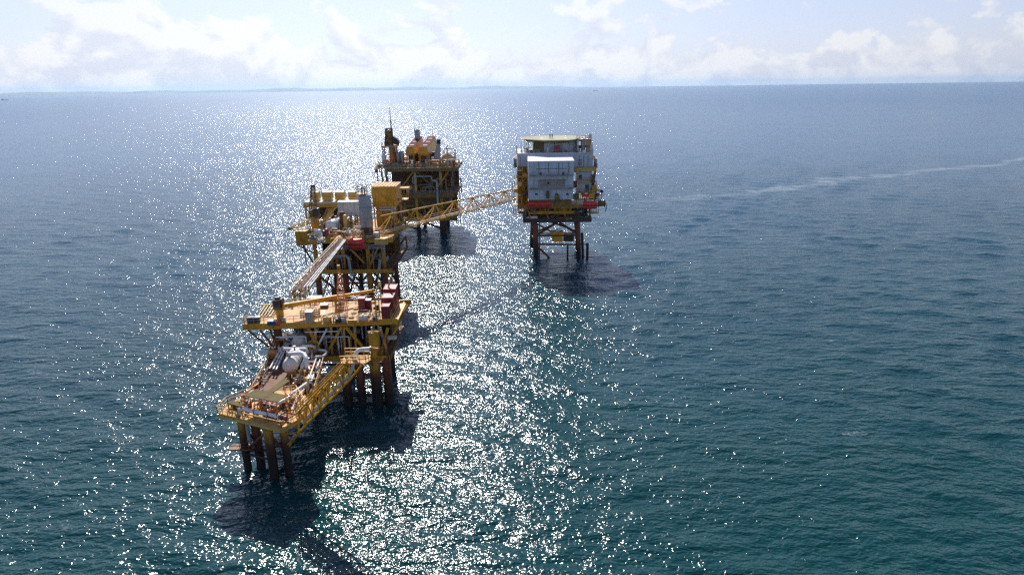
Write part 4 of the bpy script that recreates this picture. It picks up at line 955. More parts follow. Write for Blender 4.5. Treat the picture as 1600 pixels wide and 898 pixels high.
# ================================================================== compressor platform at the back
YD = 262.0
dx0, dx1 = at(586, 270, YD).x, at(715, 262, YD).x
zD = at(650, 262, YD).z; dY1 = YD+27
pd = thing('compressor_platform', 'farthest yellow platform topped by two red-brown roofed enclosures and a rusty tower', 'oil platform', V(((dx0+dx1)/2, 275, 0)))
MB().box(dx0, dx1, YD, dY1, zD-.35, zD).build('top_deck', M['cream'], pd)
MB().bar((dx0+5, YD-.2, zD-.85), (dx1, YD-.2, zD-.85), .4, 1.4).build('edge_girder', M['olive'], pd)
beam_grid(pd, dx0+5.3, dx1-.4, YD+.3, dY1-.5, zD-1.8, zD-.35, 6, 3, 'dark', .45)
zD2 = at(680, 303, YD).z; zD3 = at(650, 342, YD).z
xm0 = at(640, 305, YD).x; xl0 = at(606, 300, YD).x
MB().box(xl0, dx1-.6, YD+.6, dY1-1, zD2-.4, zD2).build('middle_deck', M['olive'], pd)
MB().bar((xm0, YD+.3, zD2-.6), (dx1-.5, YD+.3, zD2-.6), .5, 2.0).build('middle_girder', M['olive'], pd)
MB().box(xl0+1, dx1-1.2, YD+1.2, dY1-1, zD3-.4, zD3).build('lower_deck', M['rusty'], pd)
MB().bar((xl0+1, YD+1, zD3-.5), (dx1-1, YD+1, zD3-.5), .4, 1.2).build('lower_girder', M['olive'], pd)
dl = [at(608, 330, YD+2).x, at(652, 330, YD+2).x, at(691, 330, YD+2).x]
for x in dl:
    for y in (YD+3.5, dY1-4):
        leg(pd, V((x, y, -5)), V((x, y, zD3-.4)), 1.55 if x == dl[2] and y < 270 else .95, 'legrust')
        member(pd, V((x, y-1.5, zD3)), V((x, y-1.5, zD2-.4)), 1.0, 'mustard', 'column'); member(pd, V((x, y-1.5, zD2)), V((x, y-1.5, zD-.35)), 1.0, 'pale' if y < 270 else 'olive', 'column')
for k, (xa, za, xb, zb) in enumerate(((dl[1]-.4, zD-1.5, dl[0]+4, zD2), (dl[1]+.6, zD-1.5, dl[2]-1, zD2+.3), (dl[2]+4, zD-1.2, dl[2]-3.5, zD2), (dl[1]+.8, zD2-1.5, dl[2]-2, zD3), (dl[0]+1, zD2-1, dl[1]-1, zD3), (dl[2]+4.5, zD2-1.5, dl[2]-3, zD3))):
    member(pd, (xa, YD+1.2, za), (xb, YD+1.2, zb), .5, 'olive' if k % 2 else 'mustard')
for a_, b_ in zip(dl, dl[1:]):
    for y in (YD+3.5, dY1-4): brace(pd, (a_, y, zD3-1), (b_, y, 2), .45, 'legrust')
for x in (at(590, 280, YD).x, at(597, 280, YD).x): member(pd, (x, YD+.4, zD-.4), (x, YD+.4, zD2-2.5), .45, 'olive', 'column')
member(pd, (dx0+1.5, YD+.4, zD-.5), (dl[0], YD+.6, zD2+3.5), .4, 'olive'); member(pd, (dx0+5, YD+.4, zD-.5), (dl[0], YD+.6, zD2+5.5), .4, 'olive')
MB().box(dl[0]-2, dx1-1.5, dY1-3.2, dY1-2.9, zD2, zD-1.9).build('sun_block_wall', M['rusty'], pd)  # added rear walls that shut the sun out between the decks
MB().box(dl[0]-1, dx1-2.5, dY1-3.2, dY1-2.9, zD3, zD2-.5).build('sun_block_wall', M['dark'], pd)
MB().box(dl[0]+1, dx1-3.5, YD+11, YD+19, zD2, zD-2.2).build('shade_filler', M['rusty'], pd)  # added blocks filling in for the shaded depth between the decks
MB().box(dl[0]+2, dx1-4.5, YD+11, YD+19, zD3, zD2-.6).build('shade_filler', M['olive'], pd)
# corner stair tower
xs = at(714, 290, YD).x
for g in (-.9, .9): member(pd, (xs+g, YD-.1, zD3-2), (xs+g, YD-.1, zD+3.2), .28, 'rusty', 'tower_post')
for k in range(9): 
    z = zD3-1+k*2.1; MB().bar((xs-.9, YD-.1, z), (xs+.9, YD-.1, z+(1.4 if k % 2 else 0)), .16).build('tower_rung', M['rusty'], pd)
railing(pd, [V((dx0+.2, YD+8, zD)), V((dx0+.2, YD+.2, zD)), V((dx1-.2, YD+.2, zD)), V((dx1-.2, YD+14, zD))], 'mustard', step=2.4, r=.055)
railing(pd, [V((xm0, YD+.7, zD2)), V((dx1-.7, YD+.7, zD2))], 'grey', step=2, r=.06)
for k, (x, w, h, y, lab, mt) in enumerate(((622, 7, 6, YD+6, 'dark machinery block under the top deck of the farthest platform, left', 'dark'), (664, 8, 6.0, YD+7, 'dark machinery block under the top deck of the farthest platform, centre', 'rusty'), (695, 6, 5.4, YD+4, 'grey machinery block behind the rail of the farthest platform, right', 'dark'))):
    skid(V((at(x, 290, y).x, y, zD2)), w, 5, h, 0, lab, 'dark', boxmat=mt)
for k, (x, w, h, y, lab) in enumerate(((625, 9, 5, YD+7, 'dark pipe frame on the lowest deck of the farthest platform, left'), (670, 10, 5, YD+7, 'dark pipe frame on the lowest deck of the farthest platform, right'))):
    skid(V((at(x, 320, y).x, y, zD3)), w, 6, h, 0, lab, 'rusty', boxmat='dark')
e0, e1, e2 = at(645, 287, YD-.7), at(645, 276, YD-.7), at(674, 276, YD-.7)
pipe_run([V((e0.x+1.5, e0.y, e0.z)), e0, e1, V((e2.x, e2.y, e1.z)), V((e2.x, e2.y, e1.z-1.4))], .24, 'pale grey rectangular pipe run on the face of the farthest platform', 'grey')
e0, e1, e2 = at(675, 282.5, YD-.9), at(682.5, 282.5, YD-.9), at(684, 320, YD-.9)
pipe_run([e0, V((e1.x, e1.y, e0.z)), V((e1.x, e1.y, e2.z))], .45, 'thick pale grey pipe running down the face of the farthest platform', 'grey')
q = at(588, 267, YD-.8); t = thing('marker_buoy', 'small orange red ball hanging at the left corner of the farthest platform', 'buoy', q)
MB().ball(q, .75, 14).build('ball', M['boatred'], t); MB().bar(q+V((0,.2,.7)), q+V((0,.9,1.4)), .12).build('hanger', M['dark'], t)
# sloped enclosures
def enclosure(fpx, rpx, Y0, dep, label):
    """hopper-sided turbine enclosure: (x0,y0,x1,y1) of the front face, rise of the sloping roof"""
    x0, x1, z0, z1 = prect(*fpx, Y0); xr = at(rpx[0], rpx[1], Y0+dep).x
    t = thing('turbine_enclosure', label, 'enclosure', V(((x0+x1)/2, Y0+dep/2, zD)))
    i = (x1-x0)*.13; y0_, y1_ = Y0, Y0+dep; zr = z1+3.2
    w = (x1-x0); ox = 1.6
    P = [(x0+i,y0_+.6,z0),(x1-i,y0_+.6,z0),(x1-i+ox,y1_-.6,z0),(x0+i+ox,y1_-.6,z0),
         (x0,y0_,z0+.9),(x1,y0_,z0+.9),(x1+ox,y1_,z0+.9),(x0+ox,y1_,z0+.9),
         (x0+.9,y0_+.9,z1),(x1-.9,y0_+.9,z1),(x1-.9+ox,y1_-.5,zr),(x0+.9+ox,y1_-.5,zr)]
    MB().add(P, [(3,2,1,0)]+[(a, (a+1) % 4, 4+(a+1) % 4, 4+a) for a in range(4)]+[(4+a, 4+(a+1) % 4, 8+(a+1) % 4, 8+a) for a in range(4)]+[(8,9,10,11)]).build('hopper', M['yellow'], t)
    R = [V(P[8])+V((-.1,-.1,.13)), V(P[9])+V((.1,-.1,.13)), V(P[10])+V((.1,.1,.13)), V(P[11])+V((-.1,.1,.13))]
    rf = MB().plate(R, .12).build('roof', M['roofred'], t)
    for f in (.2, .5, .78):
        a_ = R[0].lerp(R[3], f); b_ = R[1].lerp(R[2], f); c0, c1 = a_.lerp(b_, .25), a_.lerp(b_, .8)
        MB().plate([c0+V((0,-.5,.06)), c1+V((0,-.5,.06)), c1+V((0,.55,.1)), c0+V((0,.55,.1))], .05).build('white_panel', M['white'], rf)
    for x in (x0+i+.3, x1-i-.3):
        for y in (y0_+1, y1_-1): MB().bar((x, y, zD), (x, y, z0), .4).build('post', M['mustard'], t)
    MB().box(x0+i+.6, x1-i-.6, y0_+1.6, y1_-1.6, zD, z0-.05).build('plinth', M['dark'], t)
    MB().rail([V((x0+i, y0_+.3, zD+.02)), V((x1-i, y0_+.3, zD+.02))], 2.6, 1.3, .07).build('frame_rail', M['mustard'], t)
    return t
enclosure((632, 231, 649, 243.5), (646, 226), YD+7, 19, 'left one of two yellow enclosures with red-brown white patched roof')
enclosure((652, 231.5, 670, 244), (664, 226), YD+5, 21, 'right one of two yellow enclosures with red-brown white patched roof')
a = prect(666, 249, 671, 256, YD+4); t = tote(V(((a[0]+a[1])/2, YD+5, zD)), 2.0, 2, 2.4, 0, 'yellow cabinet below the right yellow enclosure', 'yellow', name='cabinet', cat='cabinet')
# lattice flue, antennas
c = V((at(652, 222, YD+22).x, YD+22, zD)); tp = V((at(652, 203.5, YD+22).x, YD+22, at(652, 203.5, YD+22).z))
t = thing('lattice_flue', 'small grey lattice tower rising behind the two yellow enclosures', 'tower', c); lattice(c, tp, 3.0, 1.6, 9, .13).build('lattice', M['grey'], t); MB().tube(c, tp+V((0,0,.4)), .55, 12).build('flue', M['steel'], t)
MB().tube(tp+V((-1.2,0,-3)), tp+V((-1.2,0,.7)), .16, 6).build('rod', M['dark'], t)
c = V((at(677, 222, YD+20).x, YD+20, zD)); antenna(c, at(674, 196.5, YD+20).z-zD, 'thin dark antenna right of the small grey lattice tower', .12)
# exhaust stack
c = V((at(683, 245, YD+10).x, YD+10, zD)); zt = at(685, 219, YD+10).z
t = thing('exhaust_stack', 'slanted grey exhaust duct with black cap right of the yellow enclosures', 'chimney', c)
P0 = [(-2.4,-1.4),(1.3,-1.4),(1.3,1.4),(-2.4,1.4)]; P1 = [(.2,-1),(1.7,-1),(1.7,1),(.2,1)]
MB().add([(c.x+x, c.y+y, zD+.1) for x, y in P0]+[(c.x+x, c.y+y, zt-1.6) for x, y in P1], [(3,2,1,0),(4,5,6,7)]+[(k, (k+1) % 4, 4+(k+1) % 4, 4+k) for k in range(4)]).build('duct', M['grey'], t)
MB().tube((c.x+.95, c.y, zt-1.6), (c.x+.95, c.y, zt+.4), .85, 14).build('cap', M['black'], t)
MB().tube((c.x-1.4, c.y-.6, zD+3.5), (c.x-1.4, c.y-.6, zD+5.4), .8, 12).build('side_flue', M['dark'], t)
# domed tan module
c = V((at(699, 246, YD+9).x, YD+9, zD)); rr = (at(708, 240, YD+9).x-at(690, 240, YD+9).x)/2
t = thing('domed_module', 'tan rounded roof module behind a white pipe frame at the right of the farthest platform', 'module', c)
MB().tube(c, c+V((0,0,2.6)), rr*.98, 24).build('wall', M['decktan'], t)
MB().lathe(c+V((0,0,2.6)), c+V((0,0,5.2)), [(0,rr),(.3,rr*.95),(.6,rr*.75),(.85,rr*.42),(1,.2)], 24).build('dome', M['decktan'], t)
MB().tube(c+V((0,0,5.1)), c+V((0,0,8.2)), .22, 8).build('mast', M['rusty'], t); MB().rbox(c+V((0,0,6.6)), 1.5, .4, .4).build('crossarm', M['dark'], t)
m = [V((c.x-rr, c.y-rr-.8, zD)), V((c.x-rr, c.y-rr-.8, zD+2.4)), V((c.x+rr*.6, c.y-rr-.8, zD+2.4)), V((c.x+rr*.6, c.y-rr-.8, zD))]
pipe_run(m, .22, 'pale pipe hoop in front of the tan rounded module', 'dirtywhite')
skid(V((at(709, 256, YD+3).x, YD+3, zD)), 4.0, 3, 3.0, 0, 'dark pump frame at the right front corner of the farthest top deck', 'dark', boxmat='olive')
skid(V((at(681, 256, YD+3).x, YD+3, zD)), 5.0, 3, 2.6, 0, 'mustard pipe frame in front of the slanted exhaust duct', 'mustard', boxmat='rusty')
# rusty tower with crane at the left
x0 = at(603, 250, YD+8).x; c = V((at(613, 258, YD+8).x, YD+8, zD)); zp = at(611, 229, YD+8).z
t = thing('rusty_tower', 'tall rust orange tower crane with a whip mast at the left of the farthest platform', 'crane', c)
for g in (-1, 1):
    for h in (-1, 1): MB().tube((c.x-.6+g*2.7, c.y+h*2.2, zD), (c.x-.6+g*2.5, c.y+h*2, zp), .32, 10).build('leg', M['steel'] if g < 0 else M['rusty'], t)
for k in range(3):
    z = zD+1.5+k*(zp-zD-1.5)/3; MB().bar((c.x-3.3, c.y-2.2, z), (c.x+2.1, c.y-2.2, z+(2.6 if k % 2 else 0)), .3).build('brace', M['mustard'], t)
MB().tube((c.x+.4, c.y-.5, zD), (c.x+.3, c.y-.5, zp), 1.25, 14).build('trunk', M['orange'], t)
MB().box(c.x-3.6, c.x+2.9, c.y-2.8, c.y+2.6, zp, zp+.5).build('platform', M['decktan'], t)
MB().rail([V((c.x-3.5, c.y-2.7, zp+.5)), V((c.x+2.8, c.y-2.7, zp+.5))], 1.2, 1.4, .08).build('railing', M['rusty'], t)
zq = at(612, 201, YD+8).z
xa = c.x-.2
lattice(V((xa-.6, c.y, zp+.5)), V((xa-.2, c.y, zq)), 2.9, 2.2, 5, .22).build('crane_frame', M['rusty'], t)
MB().rbox(V((xa-.5, c.y, zp+1.0)), 2.2, 2.2, 5.6).build('machinery_house', M['mustard'], t)
for dx in (-1.3, .9): MB().tube((xa+dx, c.y-1, zp+3), (xa+dx, c.y-1, zq), .28, 8).build('post', M['rusty'], t)
P = [(xa+.9,zp+1.2),(xa+3.6,zp+.6),(xa+3.9,zp+2.0),(xa+2.9,zp+3.4),(xa+1.3,zp+4.3)]
MB().add([(x, c.y-1.2, z) for x, z in P]+[(x, c.y+1.2, z) for x, z in P], [(4,3,2,1,0),(5,6,7,8,9)]+[(k, (k+1) % 5, 5+(k+1) % 5, 5+k) for k in range(5)][::1]).build('counterweight', M['dark'], t)
zt = at(614, 168, YD+8).z; MB().tube((xa+.8, c.y, zq-1), (xa+.8, c.y, zq+(zt-zq)*.42), .26, 8).build('mast_base', M['dark'], t); MB().tube((xa+.8, c.y, zq+(zt-zq)*.4), (xa+.6, c.y, zt), .12, 6).build('whip', M['dark'], t)
for (x, y, sx, sy, sz, lab, mt, bm) in ((596, 262, 4.0, 3, 2.2, 'dark green pump frame at the left end of the farthest top deck', 'dark', 'greenp'), (610, 262, 2.6, 2.2, 3.0, 'dark grey cabinet frame below the rusty tower', 'dark', 'steel'), (627, 257, 3.6, 2.4, 2.0, 'tan crates frame between the rusty tower and the enclosures', 'rusty', 'decktan')):
    skid(V((at(x, y, YD+2.5).x, YD+2.5, zD)), sx, sy, sz, 0, lab, mt, boxmat=bm)
tote(V((at(619, 262, YD+2).x, YD+1.6, zD)), 2.6, 2, 2.1, 0, 'slate grey deck box in front of the rusty tower', 'steel', 'dark')
for (x, h, lab) in ((600, 5.0, 'white upright cylinder left of the rusty tower trunk'), (623, 6.0, 'dark grey upright cylinder right of the rusty tower trunk'), (629, 6.5, 'tall steel upright cylinder left of the left enclosure')):
    e = V((at(x, 255, YD+6).x, YD+6, zD)); t = thing('upright_cylinder', lab, 'cylinder', e, 'upright cylinders on the farthest platform'); MB().vessel(e+V((0,0,.5)), e+V((0,0,h)), .85, 14).build('shell', M['white'] if h < 5.5 else M['steel'], t); MB().tube(e, e+V((0,0,.8)), .7, 10).build('skirt', M['rusty'], t)
antenna(V((at(592.5, 258, YD+2).x, YD+2, zD)), 6.0, 'thin pole at the left front corner of the farthest top deck', .1)
antenna(V((at(711, 258, YD+6).x, YD+6, zD)), 7.0, 'thin pole at the right side of the farthest top deck', .1)

for x, y, dy, sx, sz, lab, mt, bm in ((605, 246, 9, 3.0, 4.5, 'orange rusty pipe frame behind the legs of the rusty tower', 'rusty', 'orange'), (626, 250, 12, 3.0, 4.6, 'rust coloured frame beside the left enclosure', 'rusty', 'orange'), (689, 246, 16, 3.4, 4.2, 'orange brown frame behind the slanted exhaust duct', 'mustard', 'rusty'), (706, 250, 14, 3.0, 4.4, 'rusty pipe frame behind the tan rounded module', 'rusty', 'decktan'), (636, 256, 3, 3.0, 2.0, 'orange frame under the left enclosure edge', 'orange', 'dark'), (694, 258, 2.5, 3.4, 2.2, 'rusty frame in front of the tan rounded module', 'rusty', 'mustard'), (658, 258, 2.2, 3.6, 2.0, 'dark valve frame in front of the right enclosure', 'rusty', 'dark')):
    skid(V((at(x, y, YD+dy).x, YD+dy, zD)), sx, 2.4, sz, 0, lab, mt, boxmat=bm)

# ================================================================== white quarters platform
YE = 222.0
def zE(y, Y=YE): return at(865, y, Y).z
def xE(x, Y=YE, y=290): return at(x, y, Y).x
pe = thing('quarters_platform', 'white quarters platform on rusty braced legs, topped by a helicopter deck', 'oil platform', V((xE(865), 234, 0)))
ex0, ex1 = xE(817), xE(926); zb = zE(347.5); zt = zE(334)
EY1 = YE+25
MB().box(ex0, ex1, YE+.6, EY1, zb, zb+.5).build('lower_deck', M['rusty'], pe)
MB().bar((ex0, YE+.3, zb+.7), (ex1, YE+.3, zb+.7), .5, 1.5).build('lower_girder', M['dark'], pe)
zm = zE(321); MB().box(xE(808), xE(932), YE+.5, EY1, zm-.4, zm).build('main_deck', M['olive'], pe)
MB().bar((xE(808), YE+.2, zm-.5), (xE(932), YE+.2, zm-.5), .45, 1.3).build('main_girder', M['mustard'], pe)
MB().bar((xE(826), YE+.2, zE(332)), (xE(900), YE+.2, zE(332)), .4, 1.0).build('middle_girder', M['mustard'], pe)
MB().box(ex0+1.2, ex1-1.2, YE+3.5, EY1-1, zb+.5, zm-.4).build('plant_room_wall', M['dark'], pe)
for x in np.linspace(ex0+.6, ex1-.6, 7): member(pe, (x, YE+.9, zb+.5), (x, YE+.9, zm-.4), .5, 'rusty', 'column')
for k, (xa, xb) in enumerate(((829, 843), (862, 876), (898, 912), (912, 926))):
    m = MB(); m.bar((xE(xa), YE+.7, zb+.6), (xE(xb), YE+.7, zm-.5), .3); m.build('brace', M['rusty'], pe)
MB().pbox(828, 338, 840, 345, YE+.25, 1.5).build('white_tank', M['white'], pe)
MB().pbox(842, 327, 858, 333, YE+1.2, 1.5).build('plant_casing', M['mustard'], pe)
MB().pbox(866, 326, 893, 333, YE+1.2, 1.5).build('plant_casing', M['yellow'], pe)
MB().pbox(899, 338, 924, 346, YE+.9, 2).build('plant_casing', M['greenp'], pe)
LE = [atz(838, 402, 0), atz(904, 401, 0), atz(831, 384, 0), atz(903, 381, 0)]
tpx = [836.5, 902, 833, 898]
for k, p in enumerate(LE):
    q = V((xE(tpx[k], p.y, 349), p.y, zb)); q.y = p.y
    leg(pe, V((p.x+(p.x-q.x)*.3, p.y, -4)), q, .95 if k < 2 else .85, 'legrust')
l0, l1, l2, l3 = [V((p.x, p.y, 0)) for p in LE]
def lz(p, z): return (p.x, p.y, z)
for a, za, b, z2, r in ((l0, 8.2, l1, 8.2, .4), (l0, 5.0, l1, 4.6, .34), (l2, 5.0, l3, 4.6, .3), (l0, 4.6, l2, 4.6, .3), (l1, 4.6, l3, 4.6, .3), (l2, 12.4, l3, 5, .34), (l3, 12.4, l2, 5, .34)):
    brace(pe, lz(a, za), lz(b, z2), r, 'rusty')
mid = (l0+l1)/2
brace(pe, lz(l0, 8.4), (mid.x-.6, mid.y, 12.9), .46, 'rusty'); brace(pe, (mid.x+.6, mid.y, 12.9), lz(l1, 8.4), .46, 'rusty')
brace(pe, (l0.x+.3, l0.y, 12.6), (mid.x-1, mid.y+1, 8.6), .28, 'rusty')
brace(pe, lz(l0, 4.6), (l0.x+5.6, l0.y, -1), .4, 'rusty'); brace(pe, lz(l1, 10.5), lz(l3, 5), .32, 'rusty')
for x in (887, ): leg(pe, V((xE(x, 223, 390), 223, -3)), V((xE(x, 223, 380), 223, 4.6)), .35, 'legrust', name='caisson')
leg(pe, V((xE(843, 224, 390), 224.5, -3)), V((xE(843, 224, 360), 224.5, zb)), .18, 'legrust', name='caisson')
leg(pe, V((xE(918, 222.5, 390), 222.5, -3)), V((xE(918, 222.5, 378), 222.5, 5.6)), .5, 'rubber', name='boat_fender'); member(pe, (l1.x, l1.y, 5), (xE(918, 222.5, 378), 222.5, 5), .35, 'rusty', 'fender_arm')
leg(pe, V((xE(911.5, 225, 390), 224.5, -3)), V((xE(909, 225, 365), 224.5, 9)), .5, 'rubber', name='boat_fender')
# mustard workboat basket slung between the legs
a = prect(862, 363, 879, 378, YE+2.2)
t = thing('hanging_tank', 'mustard yellow square tank slung between the legs of the white quarters platform', 'tank', V(((a[0]+a[1])/2, YE+3.5, a[2])))
P = [(a[0]+.4, a[2]), (a[1], a[2]), (a[1]+.1, a[3]), (a[0]-.3, a[3])]
MB().add([(x, YE+2.2, z) for x, z in P]+[(x, YE+5, z) for x, z in P], [(0,1,2,3),(7,6,5,4),(4,5,1,0),(5,6,2,1),(6,7,3,2),(7,4,0,3)]).build('body', M['yellow'], t)
MB().box(a[0]-.4, a[1]+.2, YE+2.1, YE+5.1, a[3], a[3]+.15).build('rim', M['mustard'], t)
for x in (a[0]+.6, a[1]-.6): MB().bar((x, YE+3.5, a[3]), (x, YE+3.5, zb), .08).build('hanger', M['dark'], t)
MB().rbox(V(((a[0]+a[1])/2+.2, YE+3.4, a[3]+.15)), 1.6, 1.2, .8).build('white_motor', M['white'], t)
a = prect(881, 366, 897, 378, YE+2.6); q = tote(V(((a[0]+a[1])/2, YE+4, a[2])), a[1]-a[0], 2.4, a[3]-a[2], 0, 'dark blackish box slung next to the mustard tank under the quarters', 'dark', 'steel', name='hanging_box', cat='box')
for g in (-1, 1): MB().bar(((a[0]+a[1])/2+g*1.3, YE+4, a[3]), ((a[0]+a[1])/2+g*1.3, YE+4, zb), .08).build('hanger', M['dark'], q)

def house(rect, Y, dep, name, label, cat, mat='whitewall', roof=True, over=.25, roofmat='white'):
    a = prect(*rect, Y); t = thing(name, label, cat, V(((a[0]+a[1])/2, Y+dep/2, a[2])))
    MB().box(a[0], a[1], Y, Y+dep, a[2], a[3]).build('walls', M[mat], t)
    if roof: MB().box(a[0]-over, a[1]+over, Y-over, Y+dep+over, a[3]+.003, a[3]+.25).build('roof', M[roofmat], t)
    return t, a
def window(t, x0, y0, x1, y1, Y, glass='glass', frame='white', name='window'):
    a = prect(x0, y0, x1, y1, Y); f = MB(); w = .1
    f.box(a[0]-w, a[1]+w, Y-.06, Y+.02, a[3], a[3]+w).box(a[0]-w, a[1]+w, Y-.06, Y+.02, a[2]-w, a[2]).box(a[0]-w, a[0], Y-.06, Y+.02, a[2], a[3]).box(a[1], a[1]+w, Y-.06, Y+.02, a[2], a[3])
    f = f.build(name, M[frame], t); MB().box(a[0], a[1], Y-.03, Y+.01, a[2], a[3]).build('pane' if name == 'window' else 'leaf', M[glass], f)
# central block (nearest, protruding)
YF = YE-4.0
t, a = house((825.5, 251.5, 896, 312), YF, 11.5, 'accommodation_block', 'tallest white three storey block with pale roof in front of the quarters platform', 'building', roof=False)
P = [(a[0]-.2, YF-.2, a[3]+.003), (a[1]+.2, YF-.2, a[3]+.003), (a[1]+.2, YF+11.6, a[3]+.003), (a[0]-.2, YF+11.6, a[3]+.003), (a[0]+.1, YF+3.2, a[3]+.75), (a[1]-.1, YF+3.2, a[3]+.75), (a[1]-.1, YF+11.5, a[3]+.75), (a[0]+.1, YF+11.5, a[3]+.75)]
MB().add(P, [(3,2,1,0),(4,5,6,7)]+[(k, (k+1) % 4, 4+(k+1) % 4, 4+k) for k in range(4)]).build('roof', M['white'], t)
MB().box(a[0]+.4, a[1]-.4, YF+1.2, YF+11, zm, a[2]-.004).build('base_storey', M['olive'], t)
main = t
for y in (273.5, 294): 
    b = prect(825.5, y-1, 896, y+1, YF); MB().box(b[0]-.2, b[1]+.2, YF-1.3, YF-.003, b[2]+.1, b[3]-.1).build('gallery', M['steel'], t)
    MB().rail([V((b[0]-.1, YF-1.2, b[3]-.1)), V((b[1]+.1, YF-1.2, b[3]-.1))], 1.1, 1.8, .035).build('railing', M['grey'], t)
b = prect(841, 281, 883, 292.5, YF); MB().box(b[0], b[1], YF-.04, YF-.01, b[2], b[3]).build('recess_panel', M['steel'], t)
MB().box(b[0]-.3, b[1]+.3, YF-1.0, YF-.01, b[3], b[3]+.2).build('awning', M['steel'], t)
for x0 in (836, 867.5, 884.5): window(t, x0, 301.5, x0+4.5, 305, YF)
window(t, 833, 262, 838, 268.5, YF, frame='grey', glass='whitewall', name='hatch'); window(t, 834, 282.5, 838, 288, YF, frame='grey', glass='whitewall', name='hatch')
for x0, y0 in ((843.5, 269.5), (878.5, 269.5), (855.5, 284.5)):
    c = prect(x0, y0, x0+3, y0+3, YF-.1); MB().box(c[0], c[1], YF-.55, YF-.015, c[2], c[3]).build('air_unit', M['black'], t)
for x in (841.5, 857, 873, 889): 
    c0 = prect(x, 254, x+.6, 272, YF-.1); MB().tube((c0[0], YF-.1, c0[2]), (c0[0], YF-.1, c0[3]), .08, 6).build('drainpipe', M['greenp'], t)
c0 = prect(838, 263.5, 885, 264.5, YF-.1); MB().tube((c0[0], YF-.12, c0[3]), (c0[1], YF-.12, c0[3]), .08, 6).build('cable_run', M['bluep'], t)
MB().rbox(V((xE(856, YF-.8, 303), YF-.7, zE(310, YF-.8))), 1.1, 1.0, 2.6).build('vent_cowl', M['rusty'], t)
MB().rbox(V((xE(871, YF-.8, 303), YF-.7, zE(312, YF-.8))), 1.4, 1.0, 1.7).build('vent_cowl', M['olive'], t)
# upper tier behind
t, a = house((808.5, 240, 926.5, 263), YE+7.0, 17, 'upper_quarters', 'long white upper storey running the full width behind the tall block', 'building')
zr = a[3]+.25; up_a = a
for x in (813, 906, 912, 919): 
    c0 = prect(x, 243, x+.6, 261, YE+6.9); MB().tube((c0[0], YE+6.9, c0[2]), (c0[0], YE+6.9, c0[3]), .07, 6).build('drainpipe', M['steel'], t)
window(t, 903.5, 249, 908.5, 258, YE+7.0, glass='steel', frame='grey', name='door')
MB().rail([V((a[0], YE+6.9, zr)), V((a[1], YE+6.9, zr))], 1.2, 2, .045).build('railing', M['steel'], t)
MB().rail([V((a[1], YE+6.9, zr)), V((a[1], YE+22, zr))], 1.2, 2, .045).build('railing', M['steel'], t)
# wings
for x0, x1, lab in ((800.5, 808, 'small tan awning landing on the left end of the upper storey'), (927, 934, 'small pale awning landing on the right end of the upper storey')):
    b = prect(x0, 243, x1, 262, YE+6); tt = thing('side_landing', lab, 'landing', V((b[0], YE+6, b[2])))
    h = b[3]-b[2]; MB().plate([V((b[0], YE+5.5, b[2]+h*.72)), V((b[1], YE+5.5, b[2]+h*(1 if x0 < 850 else .75))), V((b[1], YE+9, b[2]+h*(1 if x0 < 850 else .75))), V((b[0], YE+9, b[2]+h*(.72 if x0 < 850 else .98)))], .15).build('awning', M['decktan'], tt)
    MB().box(b[0]+.3, b[1]-.1, YE+5.6, YE+9, b[2], b[2]+.25).build('floor', M['olive'], tt)
    MB().rail([V((b[0]+.4, YE+5.7, b[2]+.25)), V((b[1]-.1, YE+5.7, b[2]+.25))], 1.2, .7, .06).build('railing', M['rusty'], tt)
    MB().box(b[0]+.5, b[1]-.1, YE+7, YE+8.9, b[2]+.25, b[2]+h*.7).build('locker', M['steel'], tt)
# penthouse below helideck
t, a2 = house((833, 219.5, 898.5, 240), YE+11, 12, 'penthouse', 'white topmost storey with tan panel directly below the helicopter deck', 'building', roof=False)
b = prect(833.2, 220, 850, 239.5, YE+11); MB().box(b[0], b[1], YE+10.93, YE+10.985, b[2]+.1, b[3]-.1).build('tan_panel', M['canopy'], t)
for x in (855, 866, 878, 889): c0 = prect(x, 221, x+.5, 239, YE+10.9); MB().tube((c0[0], YE+10.9, c0[2]), (c0[0], YE+10.9, c0[3]), .06, 6).build('drainpipe', M['steel'], t)
e = V((xE(871, YE+9.4, 236), YE+9.4, zr)); tote(e, 1.9, 1.2, 2.4, 0, 'faded red box standing under the helicopter deck', 'red', 'red', name='fire_box', cat='box')
e = V((xE(856, YE+9.4, 236), YE+9.4, zr)); drum(e, .5, 1.7, 'small white cylinder with dark cap under the helicopter deck', 'dirtywhite')
tote(V((xE(830, YE+8.5, 238), YE+8.5, zr)), 1.3, 1, .9, 0, 'small rusty box at the left of the upper storey roof', 'rusty')
for k, (x, lab) in enumerate(((876, 'small dark box right of the faded red box'), (884, 'another small dark box between the red box and the roof tower'))):
    tote(V((xE(x, YE+9, 239), YE+9, zr)), .9, .8, .8, 0, lab, 'dark')
